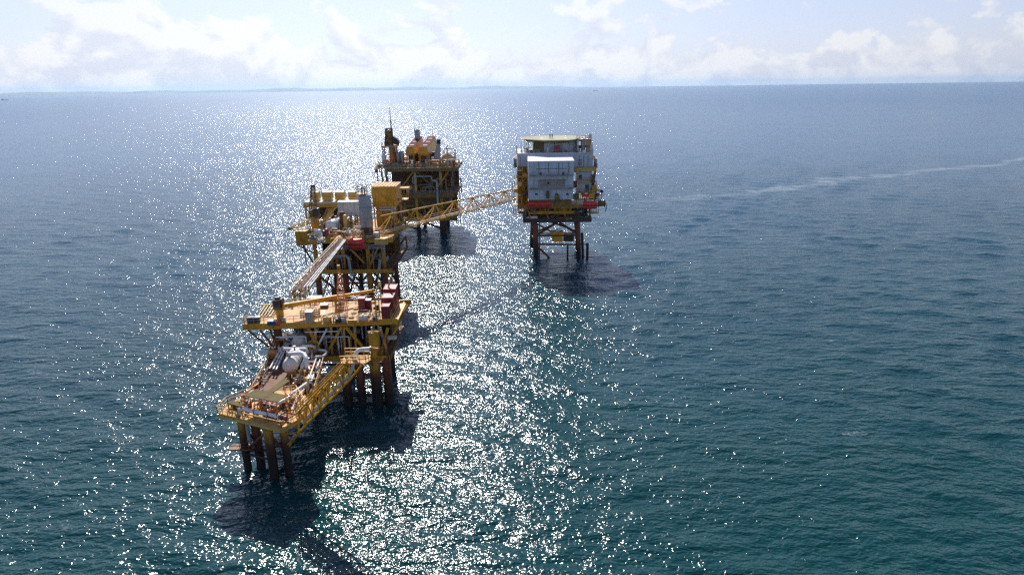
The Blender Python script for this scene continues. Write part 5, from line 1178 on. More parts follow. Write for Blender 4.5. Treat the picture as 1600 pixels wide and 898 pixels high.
# helideck
hz0 = zE(219.3, YE+6.3); hc = V((xE(865, YE+17.5, 215), YE+17.5, hz0)); R_ = 11.6
t = thing('helideck', 'pale green octagonal helicopter deck with white ring on top of the quarters', 'helideck', hc)
octo = [(hc.x+R_*1.02*math.cos(rad(22.5+45*k)), hc.y+R_*math.sin(rad(22.5+45*k))) for k in range(8)]
MB().prism(octo, hz0-.5, hz0).build('deck', M['helideck'], t)
def ring(r0, r1, z0, z1, n=48):
    b = MB(); P = []
    for r, z in ((r0, z0), (r1, z0), (r1, z1), (r0, z1)): P += [(hc.x+r*math.cos(2*math.pi*k/n), hc.y+r*math.sin(2*math.pi*k/n), z) for k in range(n)]
    b.add(P, [(i*n+k, i*n+(k+1) % n, ((i+1) % 4)*n+(k+1) % n, ((i+1) % 4)*n+k) for i in range(4) for k in range(n)][::-1]); return b
ring(4.4, 5.0, hz0+.004, hz0+.012).build('landing_circle', M['cream'], t)
b = MB(); outer = [(hc.x+(x-hc.x)*1.09, hc.y+(y-hc.y)*1.09) for x, y in octo]
for k in range(8):
    a_, b_ = octo[k], octo[(k+1) % 8]; c_, d_ = outer[k], outer[(k+1) % 8]
    MB().plate([V((*a_, hz0-.2)), V((*b_, hz0-.2)), V((*d_, hz0+.02)), V((*c_, hz0+.02))], .06).build('safety_net', M['decktan'], t)
for k in range(5):
    y = YE+8.2+4.6*k; w_ = R_*.9 if 0 < k < 4 else R_*.45
    MB().bar((hc.x-w_, y, hz0-.75), (hc.x+w_, y, hz0-.75), .3, .5).build('deck_beam', M['rusty'], t)
for x in (822.5, 826, 900, 904): 
    xx = xE(x, YE+7, 225); MB().tube((xx, YE+9, zr), (xx, YE+9, hz0-.8), .14, 8).build('post', M['steel'], t)

# people on the helideck
def person(c, h, face, label, top, pose):
    t = thing('person', label, 'person', c, 'two people on the helicopter deck')
    ca, sa = math.cos(face), math.sin(face)
    def w(x, y, z): return (x*ca-y*sa, x*sa+y*ca, z*h)
    J = [w(0,0,.53), w(0,.005,.62), w(0,0,.72), w(0,0,.81), w(0,.01,.86), w(0,.02,.93), w(0,.01,.985)]; Rr = [.135,.125,.15,.12,.055,.085,.06]
    Ed = [(0,1),(1,2),(2,3),(3,4),(4,5),(5,6)]
    for g in (-1, 1):
        n = len(J); s = pose
        J += [w(g*.09,0,.5), w(g*.1,.03*s*g,.285), w(g*.11,-.02+.04*s*g,.05), w(g*.12,.13+.04*s*g,.02)]; Rr += [.095,.065,.045,.04]
        Ed += [(0,n),(n,n+1),(n+1,n+2),(n+2,n+3)]
        n = len(J)
        J += [w(g*.17,0,.8), w(g*.235,-.02,.635), w(g*.22,.1+.05*s,.50), w(g*.215,.13+.05*s,.455)]; Rr += [.06,.045,.032,.03]
        Ed += [(3,n),(n,n+1),(n+1,n+2),(n+2,n+3)]
        for f in range(5):
            m_ = len(J); o = (f-2)*.016; J.append(w(g*(.215+(-.03 if f == 0 else 0)), .14+.05*s+o, .42 if f else .44)); Rr.append(.009); Ed.append((n+3, m_))
    me = bpy.data.meshes.new('person_body'); me.from_pydata(J, Ed, []); 
    me.materials.append(PERSON_MAT[top])
    o = bpy.data.objects.new('body', me); COL.objects.link(o); o.parent = t
    md = o.modifiers.new('skin', 'SKIN'); md.use_smooth_shade = True
    for k, r in enumerate(Rr): me.skin_vertices[0].data[k].radius = (r, r*.8 if k < 4 else r)
    me.skin_vertices[0].data[0].use_root = True
    sb = o.modifiers.new('sub', 'SUBSURF'); sb.levels = 1; sb.render_levels = 1
    hd = V(w(0,.012,.955))+c
    MB().lathe(hd, hd+V((0,0,.14)), [(0,.125),(.3,.12),(.7,.085),(1,.02)], 12).build('hair', M['black'], t)
    return t
def person_mat(name, shirt, legs):
    m, nt, out = new_mat(name); b = N(nt, 'ShaderNodeBsdfPrincipled'); inp(b, Roughness=.8)
    tc_ = N(nt, 'ShaderNodeTexCoord'); sx = N(nt, 'ShaderNodeSeparateXYZ'); nt.links.new(tc_.outputs['Object'], sx.inputs[0])
    r = ramp(nt, [(0, (.02,.02,.02)), (.045, legs), (.285, shirt), (.475, (.32,.18,.12))], math_n(nt, 'MULTIPLY', sx.outputs['Z'], .32)); r.color_ramp.interpolation = 'CONSTANT'
    nt.links.new(r.outputs[0], b.inputs['Base Color']); nt.links.new(b.outputs[0], out.inputs[0]); return m
PERSON_MAT = {'navy': person_mat('navy_clothes', (.02,.03,.08), (.03,.04,.07)), 'dark': person_mat('dark_clothes', (.03,.03,.035), (.10,.06,.05))}
q = atz(859.4, 216.9, hz0)
person(V((q.x, q.y, hz0+.005)), 1.82, 2.9, 'person in dark blue clothes standing on the helicopter deck, on the left', 'navy', 1)
q = atz(862.8, 216.9, hz0)
person(V((q.x, q.y, hz0+.005)), 1.78, 3.4, 'person in black top standing on the helicopter deck, on the right', 'dark', -1)

# roof tower at right of the helideck
e = V((xE(914, YE+7, 238), YE+10, zr)); t = thing('roof_tower', 'rusty frame tower with tan and teal tanks right of the helicopter deck', 'tower', e)
for g in (-1, 1):
    for h in (-1, 1): MB().tube(e+V((g*2.6-.4, h*1.8, 0)), e+V((g*2.6-.4, h*1.8, 6.2 if g > 0 else 4.6)), .16, 8).build('post', M['rusty'], t)
for z in (2.0, 4.3): MB().box(e.x-3.1, e.x+2.3, e.y-1.9, e.y+1.9, e.z+z, e.z+z+.15).build('floor', M['rusty'], t)
MB().vessel(e+V((-.5,-1.0,.6)), e+V((-.5,-1.0,4.8)), .85, 14).build('tank', M['steel'], t)
MB().rbox(e+V((1.3,-.8,.4)), 1.5, 1.6, 4.2).build('tank', M['decktan'], t)
MB().rbox(e+V((-2.5,-.8,.3)), .9, 1.4, 4.6).build('stack', M['white'], t)
MB().rail([e+V((-3,-1.9,4.45)), e+V((2.3,-1.9,4.45))], 1.2, 1, .06).build('railing', M['rusty'], t)
e = V((xE(923.5, YE+9, 238), YE+8.5, zr)); tote(e, 1.0, 1.0, 2.6, 0, 'narrow pale cabinet at the right end of the upper storey roof', 'dirtywhite')
antenna(V((xE(807.5, YE+8.5, 240), YE+8.5, zr-1)), 7.0, 'antenna mast with crossbar at the left end of the upper storey', .09)
antenna(V((xE(814.5, YE+8.5, 240), YE+8.5, zr)), 4.0, 'short dark pole on the left part of the upper storey roof', .08)
antenna(V((xE(819, YE+10, 240), YE+10, zr)), 5.0, 'thin pole just left of the helicopter deck', .07)
# yellow stair and machinery tower on the left
a = prect(808, 263, 825, 320, YE+2); t = thing('stair_tower', 'cluttered yellow stair tower between the truss bridge and the tall white block', 'tower', V(((a[0]+a[1])/2, YE+4, a[2])))
for x in (a[0]+.2, (a[0]+a[1])/2, a[1]-.2):
    for y in (YE+1.4, YE+5): MB().bar((x, y, a[2]), (x, y, a[3]), .28).build('post', M['mustard'], t)
nz = 4
for k in range(nz):
    z = a[2]+(a[3]-a[2])*k/nz; MB().box(a[0]-.3, a[1], YE+1.2, YE+5.2, z, z+.18).build('landing', M['mustard'], t)
    MB().rail([V((a[0]-.2, YE+1.3, z+.18)), V((a[1], YE+1.3, z+.18))], 1.1, 1.0, .06).build('railing', M['yellow'], t)
    MB().stair((a[0]+.3, YE+1.9+(k % 2)*1.5, z+.18) if k % 2 == 0 else (a[1]-.3, YE+3.4, z+.18), (a[1]-.6, YE+1.9, z+(a[3]-a[2])/nz) if k % 2 == 0 else (a[0]+.6, YE+3.4, z+(a[3]-a[2])/nz), .9).build('flight', M['yellow'], t)
MB().box(a[0]+.4, a[1], YE+5.3, YE+9, a[2], a[3]).build('back_wall', M['olive'], t)
for x, y, s, mt, lab in ((811, 272, 1.4, 'rusty', 'rusty box on the top landing of the yellow stair tower'), (820, 276, 1.3, 'mustard', 'mustard box high on the yellow stair tower'), (812, 290, 1.5, 'pale', 'pale yellow box half way down the yellow stair tower'), (819, 306, 1.8, 'rusty', 'rusty box low on the yellow stair tower behind the bridge end'), (806, 300, 1.3, 'yellow', 'yellow box at the outer edge of the stair tower, above the bridge')):
    e = V((xE(x, YE+.6, y), YE+.6, zE(y, YE+.6))); tote(e, s, 1.2, s, 0, lab, mt)
# outriggers
a = prect(802, 320, 818, 334, YE-.2); t = thing('hanging_platform', 'rusty caged access platform hung below the truss bridge landing', 'platform', V(((a[0]+a[1])/2, YE, a[2])))
MB().box(a[0], a[1], YE-.2, YE+3, a[2], a[2]+.2).build('floor', M['rusty'], t); MB().box(a[0]-.2, a[1], YE-.2, YE+3, a[3]-.2, a[3]).build('top_frame', M['mustard'], t)
for x in np.linspace(a[0]+.1, a[1]-.1, 5): MB().bar((x, YE-.1, a[2]+.2), (x, YE-.1, a[3]-.2), .16).build('bar', M['rusty'], t)
MB().rail([V((a[0], YE-.15, a[2]+.2)), V((a[1], YE-.15, a[2]+.2))], 1.2, 1, .06).build('railing', M['rusty'], t)
a = prect(920, 322, 940, 334, YE-.2); t = thing('hanging_platform', 'mustard access platform sticking out at the right under the lifeboats', 'platform', V(((a[0]+a[1])/2, YE, a[2])))
MB().box(a[0], a[1]-1, YE-.2, YE+4, a[2], a[2]+.25).build('floor', M['mustard'], t)
for x in np.linspace(a[0]+.1, a[1]-1.1, 5): MB().bar((x, YE-.1, a[2]+.25), (x, YE-.1, a[3]), .16).build('bar', M['mustard'], t)
MB().rail([V((a[0], YE-.15, a[2]+.25)), V((a[1]-1, YE-.15, a[2]+.25))], 1.2, 1, .06).build('railing', M['pale'], t)
MB().box(a[0], a[1], YE+.2, YE+4, a[3]-.25, a[3]).build('upper_floor', M['olive'], t)
c = at(940, 318, YE); t = thing('winch', 'dark round winch reel on the far right corner below the boxes', 'winch', c)
MB().tube(c+V((-1.1,0,0)), c+V((1.1,0,0)), 1.0, 16).build('drum', M['olive'], t)
for g in (-1.1, 1.1): MB().tube(c+V((g-.1,0,0)), c+V((g+.1,0,0)), 1.35, 16).build('flange', M['dark'], t)
MB().pipe([c+V((1.4,0,.2)), c+V((1.9,0,-.8)), c+V((1.6,0,-2.4)), c+V((1.2,0,-3.0))], .16, 6).build('hose', M['black'], t)
# right hand tiers
a = prect(900, 262.5, 931, 266, YE+1); t = thing('canopy_roof', 'olive yellow flat canopy over the right hand white house', 'canopy', V((a[0], YE+4, a[2])))
MB().box(a[0], a[1], YE+.5, YE+4.45, a[2], a[3]).build('roof', M['mustard'], t); MB().box(a[0], a[1], YE+.4, YE+.5, a[2]-.3, a[3]).build('fascia', M['pale'], t)
for x in (a[0]+.3, a[1]-.4): MB().tube((x, YE+.8, zm), (x, YE+.8, a[2]-.01), .14, 8).build('post', M['mustard'], t)
t, a = house((902.5, 267, 925, 302), YE+1.8, 8, 'side_house', 'two level white house with blue door at the right of the quarters', 'building', roofmat='steel')
window(t, 904, 273, 909.5, 280.5, YE+1.8); window(t, 914.5, 288.5, 920, 298.5, YE+1.8, glass='bluep', frame='grey', name='door')
b = prect(901, 281.5, 925, 284.5, YE+1); MB().box(b[0], b[1], YE+.2, YE+1.79, b[2], b[3]-.3).build('balcony', M['pale'], t)
MB().rail([V((b[0], YE+.3, b[3]-.3)), V((b[1], YE+.3, b[3]-.3))], 1.1, 1.2, .05).build('railing', M['mustard'], t)
MB().box(b[0], b[1]+1, YE+.3, YE+1.79, zE(302), zE(301)).build('balcony', M['mustard'], t)
MB().rail([V((b[0], YE+.4, zE(301))), V((b[1]+1, YE+.4, zE(301)))], 1.1, 1.2, .05).build('railing', M['mustard'], t)
MB().stair((xE(925.5, YE+1), YE+1, zE(300)), (xE(929.5, YE+2), YE+2, zE(268)), .9).build('stair', M['rusty'], t)
for x, y, sx, sz, mt, lab in ((898, 270, 1.0, 1.6, 'mustard', 'mustard box wedged between the tall block and the right white house'), (898.5, 294, 1.2, 2.4, 'maroon', 'maroon box wedged low between the tall block and the right white house'), (900, 312, 2.2, 2.0, 'greenp', 'dark green pump box between the two lifeboats'), (927, 287, 1.1, 3.0, 'rusty', 'rusty box stack beside the right stair of the white house'), (928, 300, 1.5, 2.2, 'mustard', 'mustard box below the right stair of the white house')):
    e = V((xE(x, YE+.4, y), YE+.4, zE(y, YE+.4))); tote(e, sx, 1.2, sz, 0, lab, mt)
# lifeboats
def lbE(x0, x1, y1, H, W, lab, mat='boatred'):
    a = prect(x0, y1-9, x1, y1, YE-2.4); lifeboat(V(((a[0]+a[1])/2, YE-2.4, a[2])), a[1]-a[0], W, H, 0, lab, mat)
lbE(822.5, 863, 326, 2.6, 2.8, 'long red lifeboat slung below the left of the tall white block')
lbE(910, 933, 327, 2.9, 2.8, 'shorter red lifeboat slung at the right below the white house')
davit(V((xE(843, YE, 326), YE-.8, zE(324))), 9.0, 2.4, 0, 'rusty davit carrying the long red lifeboat', 'rusty')
davit(V((xE(921, YE, 326), YE-.8, zE(325))), 5.5, 2.6, 0, 'rusty davit carrying the shorter red lifeboat', 'rusty')
a = prect(909, 304.5, 920, 308, YE-.4); q = tote(V(((a[0]+a[1])/2, YE, a[2])), a[1]-a[0], 1.7, a[3]-a[2]+.2, 0, 'flat bright red box on the rail above the shorter lifeboat', 'boatred', 'boatred')
a = prect(920.5, 302, 928, 310, YE-.4); tote(V(((a[0]+a[1])/2, YE, a[2])), a[1]-a[0], 1.6, a[3]-a[2], 0, 'yellow box next to the flat bright red box', 'yellow')
MB().box(xE(898), xE(940), YE-.6, YE+1.7, zE(312)-.2, zE(312)).build('upper_walkway', M['mustard'], pe)
railing(pe, [V((xE(898), YE-.5, zE(312))), V((xE(940), YE-.5, zE(312)))], 'mustard', step=1.4, r=.05)
MB().box(xE(864), xE(898), YE-.9, YE-.1, zE(320)-.1, zE(320)+.1).build('upper_walkway', M['olive'], pe)
railing(pe, [V((xE(864), YE-.8, zE(320)+.1)), V((xE(898), YE-.8, zE(320)+.1))], 'mustard', step=1.4, r=.05)
# small crane jib at the right
c = V((xE(931, YE+2, 305), YE+2, zE(310))); t = thing('jib_crane', 'small tan jib crane pointing right from the quarters platform', 'crane', c)
MB().tube(c, c+V((0,0,3.4)), .35, 12).build('post', M['mustard'], t); e = at(940, 299, YE+1); lattice(c+V((-1.6,0,3.2)), e, .8, .5, 5, .08).build('jib', M['pale'], t)
MB().tube(e-V((0,.4,0)), e+V((0,.4,0)), .6, 12).build('sheave', M['black'], t); MB().bar(e, e-V((0,0,4)), .08).build('hoist_wire', M['dark'], t)
skid(V((xE(929, YE+2, 292), YE+2.5, zE(296))), 1.6, 1.4, 2.4, 0, 'dark machinery frame beyond the right edge of the white house', 'rusty')
skid(V((xE(933, YE, 318), YE-.2, zE(322))), 2.6, 1.8, 2.0, 0, 'rusty frame of pumps at the right outrigger above the winch', 'rusty', boxmat='dirtywhite')

for k, (x, y, h, mt) in enumerate(((800.5, 300, 3.2, 'rusty'), (804, 292, 4.2, 'mustard'), (803, 310, 3.0, 'yellow'))):
    member(pe, V((xE(x), YE+.8, zE(y))), V((xE(x), YE+.8, zE(y)+h)), .25, mt, 'post')
for k in range(6):
    x = 829+k*14; member(pe, (xE(x), YE+.15, zb+1.5), (xE(x+7 if k % 2 else x-5), YE+.15, zm-1.2), .28, 'rusty' if k % 2 else 'mustard')
for x, y, sx, sz, mt, bm, lab in ((833, 331, 2.2, 1.8, 'rusty', 'olive', 'dark pump frame under the left of the long red lifeboat'), (882, 318, 3.0, 1.8, 'mustard', 'yellow', 'yellow pump frame below the middle of the tall white block'), (870, 318, 1.8, 2.0, 'rusty', 'greenp', 'dark green pump frame just right of the long red lifeboat'), (905, 334, 3.2, 2.2, 'rusty', 'dark', 'dark frame under the left end of the shorter red lifeboat'), (889, 344, 3.0, 1.6, 'rusty', 'olive', 'dark frame on the lowest deck edge of the quarters, right of centre')):
    skid(V((xE(x), YE-.4, zE(y))), sx, 1.2, sz, 0, lab, mt, boxmat=bm)

# ================================================================== bolted-down small pipework that crowds every deck
def clutter(root, quad, n, zf, mats, h=(.6, 2.0), big=1.0, seed=1):
    """pipe spools, valve stands, junction boxes and trays fixed to the deck inside the quad (four ground points)"""
    R = random.Random(seed); a, b, c, d = [V(q) for q in quad]
    for k in range(n):
        u, v = R.random(), R.random(); p = a.lerp(b, u).lerp(d.lerp(c, u), v); p.z = zf
        ax = (b-a).normalized() if R.random() < .6 else (d-a).normalized(); ax.z = 0
        mt = M[R.choice(mats)]; H = R.uniform(*h); kind = R.random()
        if kind < .42:
            L = R.uniform(.8, 3.0)*big; r = R.uniform(.06, .15)*big; q = p+ax*L
            MB().pipe([p, p+V((0,0,H)), q+V((0,0,H)), q+V((0,0,R.choice((0, H*.4))))], r, 7, r*3).build('pipe_spool', mt, root)
        elif kind < .66:
            r = R.uniform(.08, .16)*big
            m = MB().tube(p, p+V((0,0,H)), r, 8).tube(p+V((0,0,H*.55)), p+V((0,0,H*.75)), r*2.1, 10)
            m.tube(p+V((0,0,H)), p+V((0,0,H+.06)), r*2.6, 10); m.build('valve_stand', mt, root)
        elif kind < .84:
            s = R.uniform(.35, .9)*big; MB().rbox(p+V((0,0,H*.3)), s, s*.6, s*1.1, R.choice((0, .3, 1.2))).build('junction_box', mt, root)
            MB().bar(p, p+V((0,0,H*.3)), .12*big).build('stand_post', M['rusty'], root)
        else:
            L = R.uniform(1.5, 4.0)*big; q = p+ax*L
            m = MB().bar(p+V((0,0,H)), q+V((0,0,H)), .3*big, .1).bar(p, p+V((0,0,H)), .1).bar(q, q+V((0,0,H)), .1); m.build('cable_tray', mt, root)
wm = ('rusty', 'mustard', 'dirtywhite', 'white', 'pale', 'steel', 'orange', 'yellow', 'dark')
def pq(z, *pts): return [onp(x, y, z) for x, y in pts]
clutter(pa, pq(ZA, (352, 642), (438, 662), (478, 640), (388, 618)), 34, ZA, ('rusty', 'rusty', 'mustard', 'dirtywhite', 'orange', 'dark', 'red'), (.5, 1.7), .8, 3)
clutter(pa, pq(ZA, (466, 612), (489, 612), (498, 560), (482, 556)), 26, ZA, wm, (.8, 2.2), .9, 4)
clutter(pa, pq(ZA, (430, 560), (440, 572), (470, 530), (446, 526)), 16, ZA, wm, (.8, 2.6), .8, 5)
clutter(pa, pq(ZA, (478, 552), (498, 552), (504, 526), (482, 524)), 20, ZA, ('dirtywhite', 'pale', 'mustard', 'white', 'rusty'), (1.0, 3.0), .9, 6)
clutter(pa, pq(ZA, (400, 604), (413, 604), (424, 570), (417, 570)), 10, ZA, ('rusty', 'brown', 'dark', 'mustard'), (.3, 1.0), .7, 7)
clutter(pb, [FL+V((4.5, 9, 0)), FR+V((-6, 8.5, 0)), FR+V((-6, 10.8, 0)), FL+V((5, 10.8, 0))], 14, ZB, ('rusty', 'mustard', 'red', 'dirtywhite', 'pale'), (.4, 1.3), .8, 8)
clutter(pb, [FL+V((5, .8, 0)), FR+V((-3, .8, 0)), FR+V((-3, 2.5, 0)), FL+V((5, 2.5, 0))], 14, ZB, ('rusty', 'mustard', 'dark', 'steel', 'pale'), (.4, 1.2), .7, 9)
clutter(pb, [(-47, 113, 0), (-25.5, 113, 0), (-25.5, 117, 0), (-47, 117, 0)], 24, 10.6, ('rusty', 'mustard', 'steel', 'dirtywhite', 'dark'), (1.0, 4.0), 1.1, 10)
clutter(pc, [(cx0+4, 165.6, 0), (cx1-5, 165.6, 0), (cx1-5, 171, 0), (cx0+5, 171, 0)], 40, ZC, wm, (.6, 2.2), 1.1, 11)
clutter(pc, [(cx0+4, 173, 0), (cx1-9, 173, 0), (cx1-9, 179.5, 0), (cx0+4, 179.5, 0)], 30, ZC, ('yellow', 'mustard', 'rusty', 'pale', 'dirtywhite'), (1.2, 4.0), 1.3, 12)
clutter(pc, [(cx0+3, 167.2, 0), (cx1-3, 167.2, 0), (cx1-3, 171, 0), (cx0+3, 171, 0)], 30, CZ2, ('rusty', 'mustard', 'grey', 'olive', 'dark'), (1.0, 5.0), 1.5, 13)
clutter(pc, [(cx1-4, 171, 0), (cx1-.5, 171, 0), (cx1-.5, 186, 0), (cx1-4, 186, 0)], 16, ZC, ('rusty', 'mustard', 'dirtywhite'), (1.0, 3.5), 1.2, 14)
clutter(pd, [(dx0+1.5, YD+.8, 0), (dx1-1, YD+.8, 0), (dx1-1, YD+5, 0), (dx0+1.5, YD+5, 0)], 44, zD, ('rusty', 'orange', 'mustard', 'dirtywhite', 'dark', 'rusty'), (.8, 3.0), 1.7, 15)
clutter(pd, [(dx0+6, YD+8, 0), (dx1-1, YD+10, 0), (dx1-1, YD+22, 0), (dx0+6, YD+20, 0)], 30, zD, ('rusty', 'orange', 'mustard', 'orange', 'decktan'), (2.0, 6.0), 2.2, 16)
clutter(pd, [(xl0+1, YD+1, 0), (dx1-2, YD+1, 0), (dx1-2, YD+5, 0), (xl0+1, YD+5, 0)], 34, zD2, ('rusty', 'mustard', 'grey', 'steel', 'olive', 'decktan'), (1.5, 6.5), 1.9, 17)
clutter(pd, [(xl0+2, YD+1.6, 0), (dx1-3, YD+1.6, 0), (dx1-3, YD+5, 0), (xl0+2, YD+5, 0)], 24, zD3, ('rusty', 'mustard', 'steel', 'olive'), (1.5, 6.0), 1.9, 18)
clutter(pe, [(xE(900), YE-.4, 0), (xE(936), YE-.4, 0), (xE(936), YE+1.4, 0), (xE(900), YE+1.4, 0)], 22, zE(312), ('rusty', 'mustard', 'pale', 'dirtywhite', 'red'), (.8, 2.6), 1.3, 19)
clutter(pe, [(xE(808), YE+.4, 0), (xE(825), YE+.4, 0), (xE(825), YE+1.1, 0), (xE(808), YE+1.1, 0)], 16, zm, ('rusty', 'mustard', 'yellow', 'orange'), (2.0, 9.0), 1.2, 20)
clutter(pe, [(xE(822), YE+.7, 0), (xE(922), YE+.7, 0), (xE(922), YE+2.4, 0), (xE(822), YE+2.4, 0)], 30, zb+.5, ('rusty', 'mustard', 'greenp', 'steel', 'dirtywhite'), (.8, 2.6), 1.3, 21)
clutter(pe, [(xE(812), YE+8, 0), (xE(832), YE+8, 0), (xE(832), YE+11, 0), (xE(812), YE+11, 0)], 8, zr, ('rusty', 'steel', 'dirtywhite'), (.6, 1.6), 1.0, 22)
clutter(pe, [(xE(899), YE+8.5, 0), (xE(924), YE+8.5, 0), (xE(924), YE+11, 0), (xE(899), YE+11, 0)], 12, zr, ('rusty', 'decktan', 'dirtywhite', 'steel'), (1.0, 4.0), 1.2, 23)
# panel seams of the tall white block
for k in range(1, 8):
    b = prect(825.5, 252.5, 896, 312, YF); x = b[0]+(b[1]-b[0])*k/8
    MB().box(x-.04, x+.04, YF-.03, YF-.004, b[2]+.05, b[3]-.05).build('panel_seam', M['steel'], main)

# ------------------------------------------------------------------ sea
def sea_mesh():
    # one sheet of rings round the point below the camera, finest where the photograph looks
    rs = [0.0]
    r = 12.0
    while r < 60000:
        rs.append(r); r *= 1.0058 if 45 < r < 700 else (1.012 if r < 4000 else 1.08)
        if r < 45: r += 2
    rs = np.array(rs[1:])
    th = np.concatenate([np.linspace(-50, 50, 621), np.linspace(50, 310, 66)[1:-1]])
    th = np.radians(90 - th)                      # 0 deg = straight ahead (+Y)
    nr, nt_ = len(rs), len(th)
    Rg, T = np.meshgrid(rs, th, indexing='ij')
    X, Y = Rg*np.cos(T), Rg*np.sin(T)
    Z = np.zeros_like(X); DX = np.zeros_like(X); DY = np.zeros_like(X)
    sp = np.maximum(Rg*0.0058, Rg*0.0028)
    for i in range(64):
        lam = 1.8*(14/1.8)**(rng.random()**.9)
        ang = rad(-99) + rng.normal(0, .55)       # waves run towards the camera, a little from the right
        k = 2*math.pi/lam; amp = .0032*lam*(.6+.8*rng.random())*(1.25 if lam > 5 else 1)
        fade = np.clip(lam/(sp*2.6)-1, 0, 1)
        ph = k*(X*math.cos(ang)+Y*math.sin(ang)) + rng.random()*6.28
        Z += fade*amp*np.cos(ph); DX -= fade*amp*.75*math.cos(ang)*np.sin(ph); DY -= fade*amp*.75*math.sin(ang)*np.sin(ph)
    grp = .75+.35*np.sin(X/23+.6*np.sin(Y/31))*np.sin(Y/27+1.1*np.sin(X/37+1))
    X = X+DX*grp; Y = Y+DY*grp; Z = Z*grp
    co = np.stack([X, Y, Z], -1).reshape(-1, 3)
    co = np.vstack([co, [[0, 0, 0]]])
    i = np.arange(nr-1)[:, None]; j = np.arange(nt_)[None, :]; j2 = (j+1) % nt_
    q = np.stack([i*nt_+j, i*nt_+j2, (i+1)*nt_+j2, (i+1)*nt_+j], -1).reshape(-1, 4)
    jj = np.arange(nt_); tri = np.stack([jj, np.full(nt_, nr*nt_), (jj+1) % nt_], -1)
    nq, ntr = len(q), len(tri)
    me = bpy.data.meshes.new('sea')
    me.vertices.add(len(co)); me.vertices.foreach_set('co', co.astype(np.float32).ravel())
    li = np.concatenate([q.ravel(), tri.ravel()]).astype(np.int32)
    me.loops.add(len(li)); me.loops.foreach_set('vertex_index', li)
    me.polygons.add(nq+ntr)
    me.polygons.foreach_set('loop_start', np.concatenate([np.arange(nq)*4, nq*4+np.arange(ntr)*3]).astype(np.int32))
    me.polygons.foreach_set('loop_total', np.concatenate([np.full(nq, 4), np.full(ntr, 3)]).astype(np.int32))
    me.polygons.foreach_set('use_smooth', np.ones(nq+ntr, bool))
    me.update(calc_edges=True); me.validate()
    if me.polygons[0].normal.z < 0: me.flip_normals()
    return me

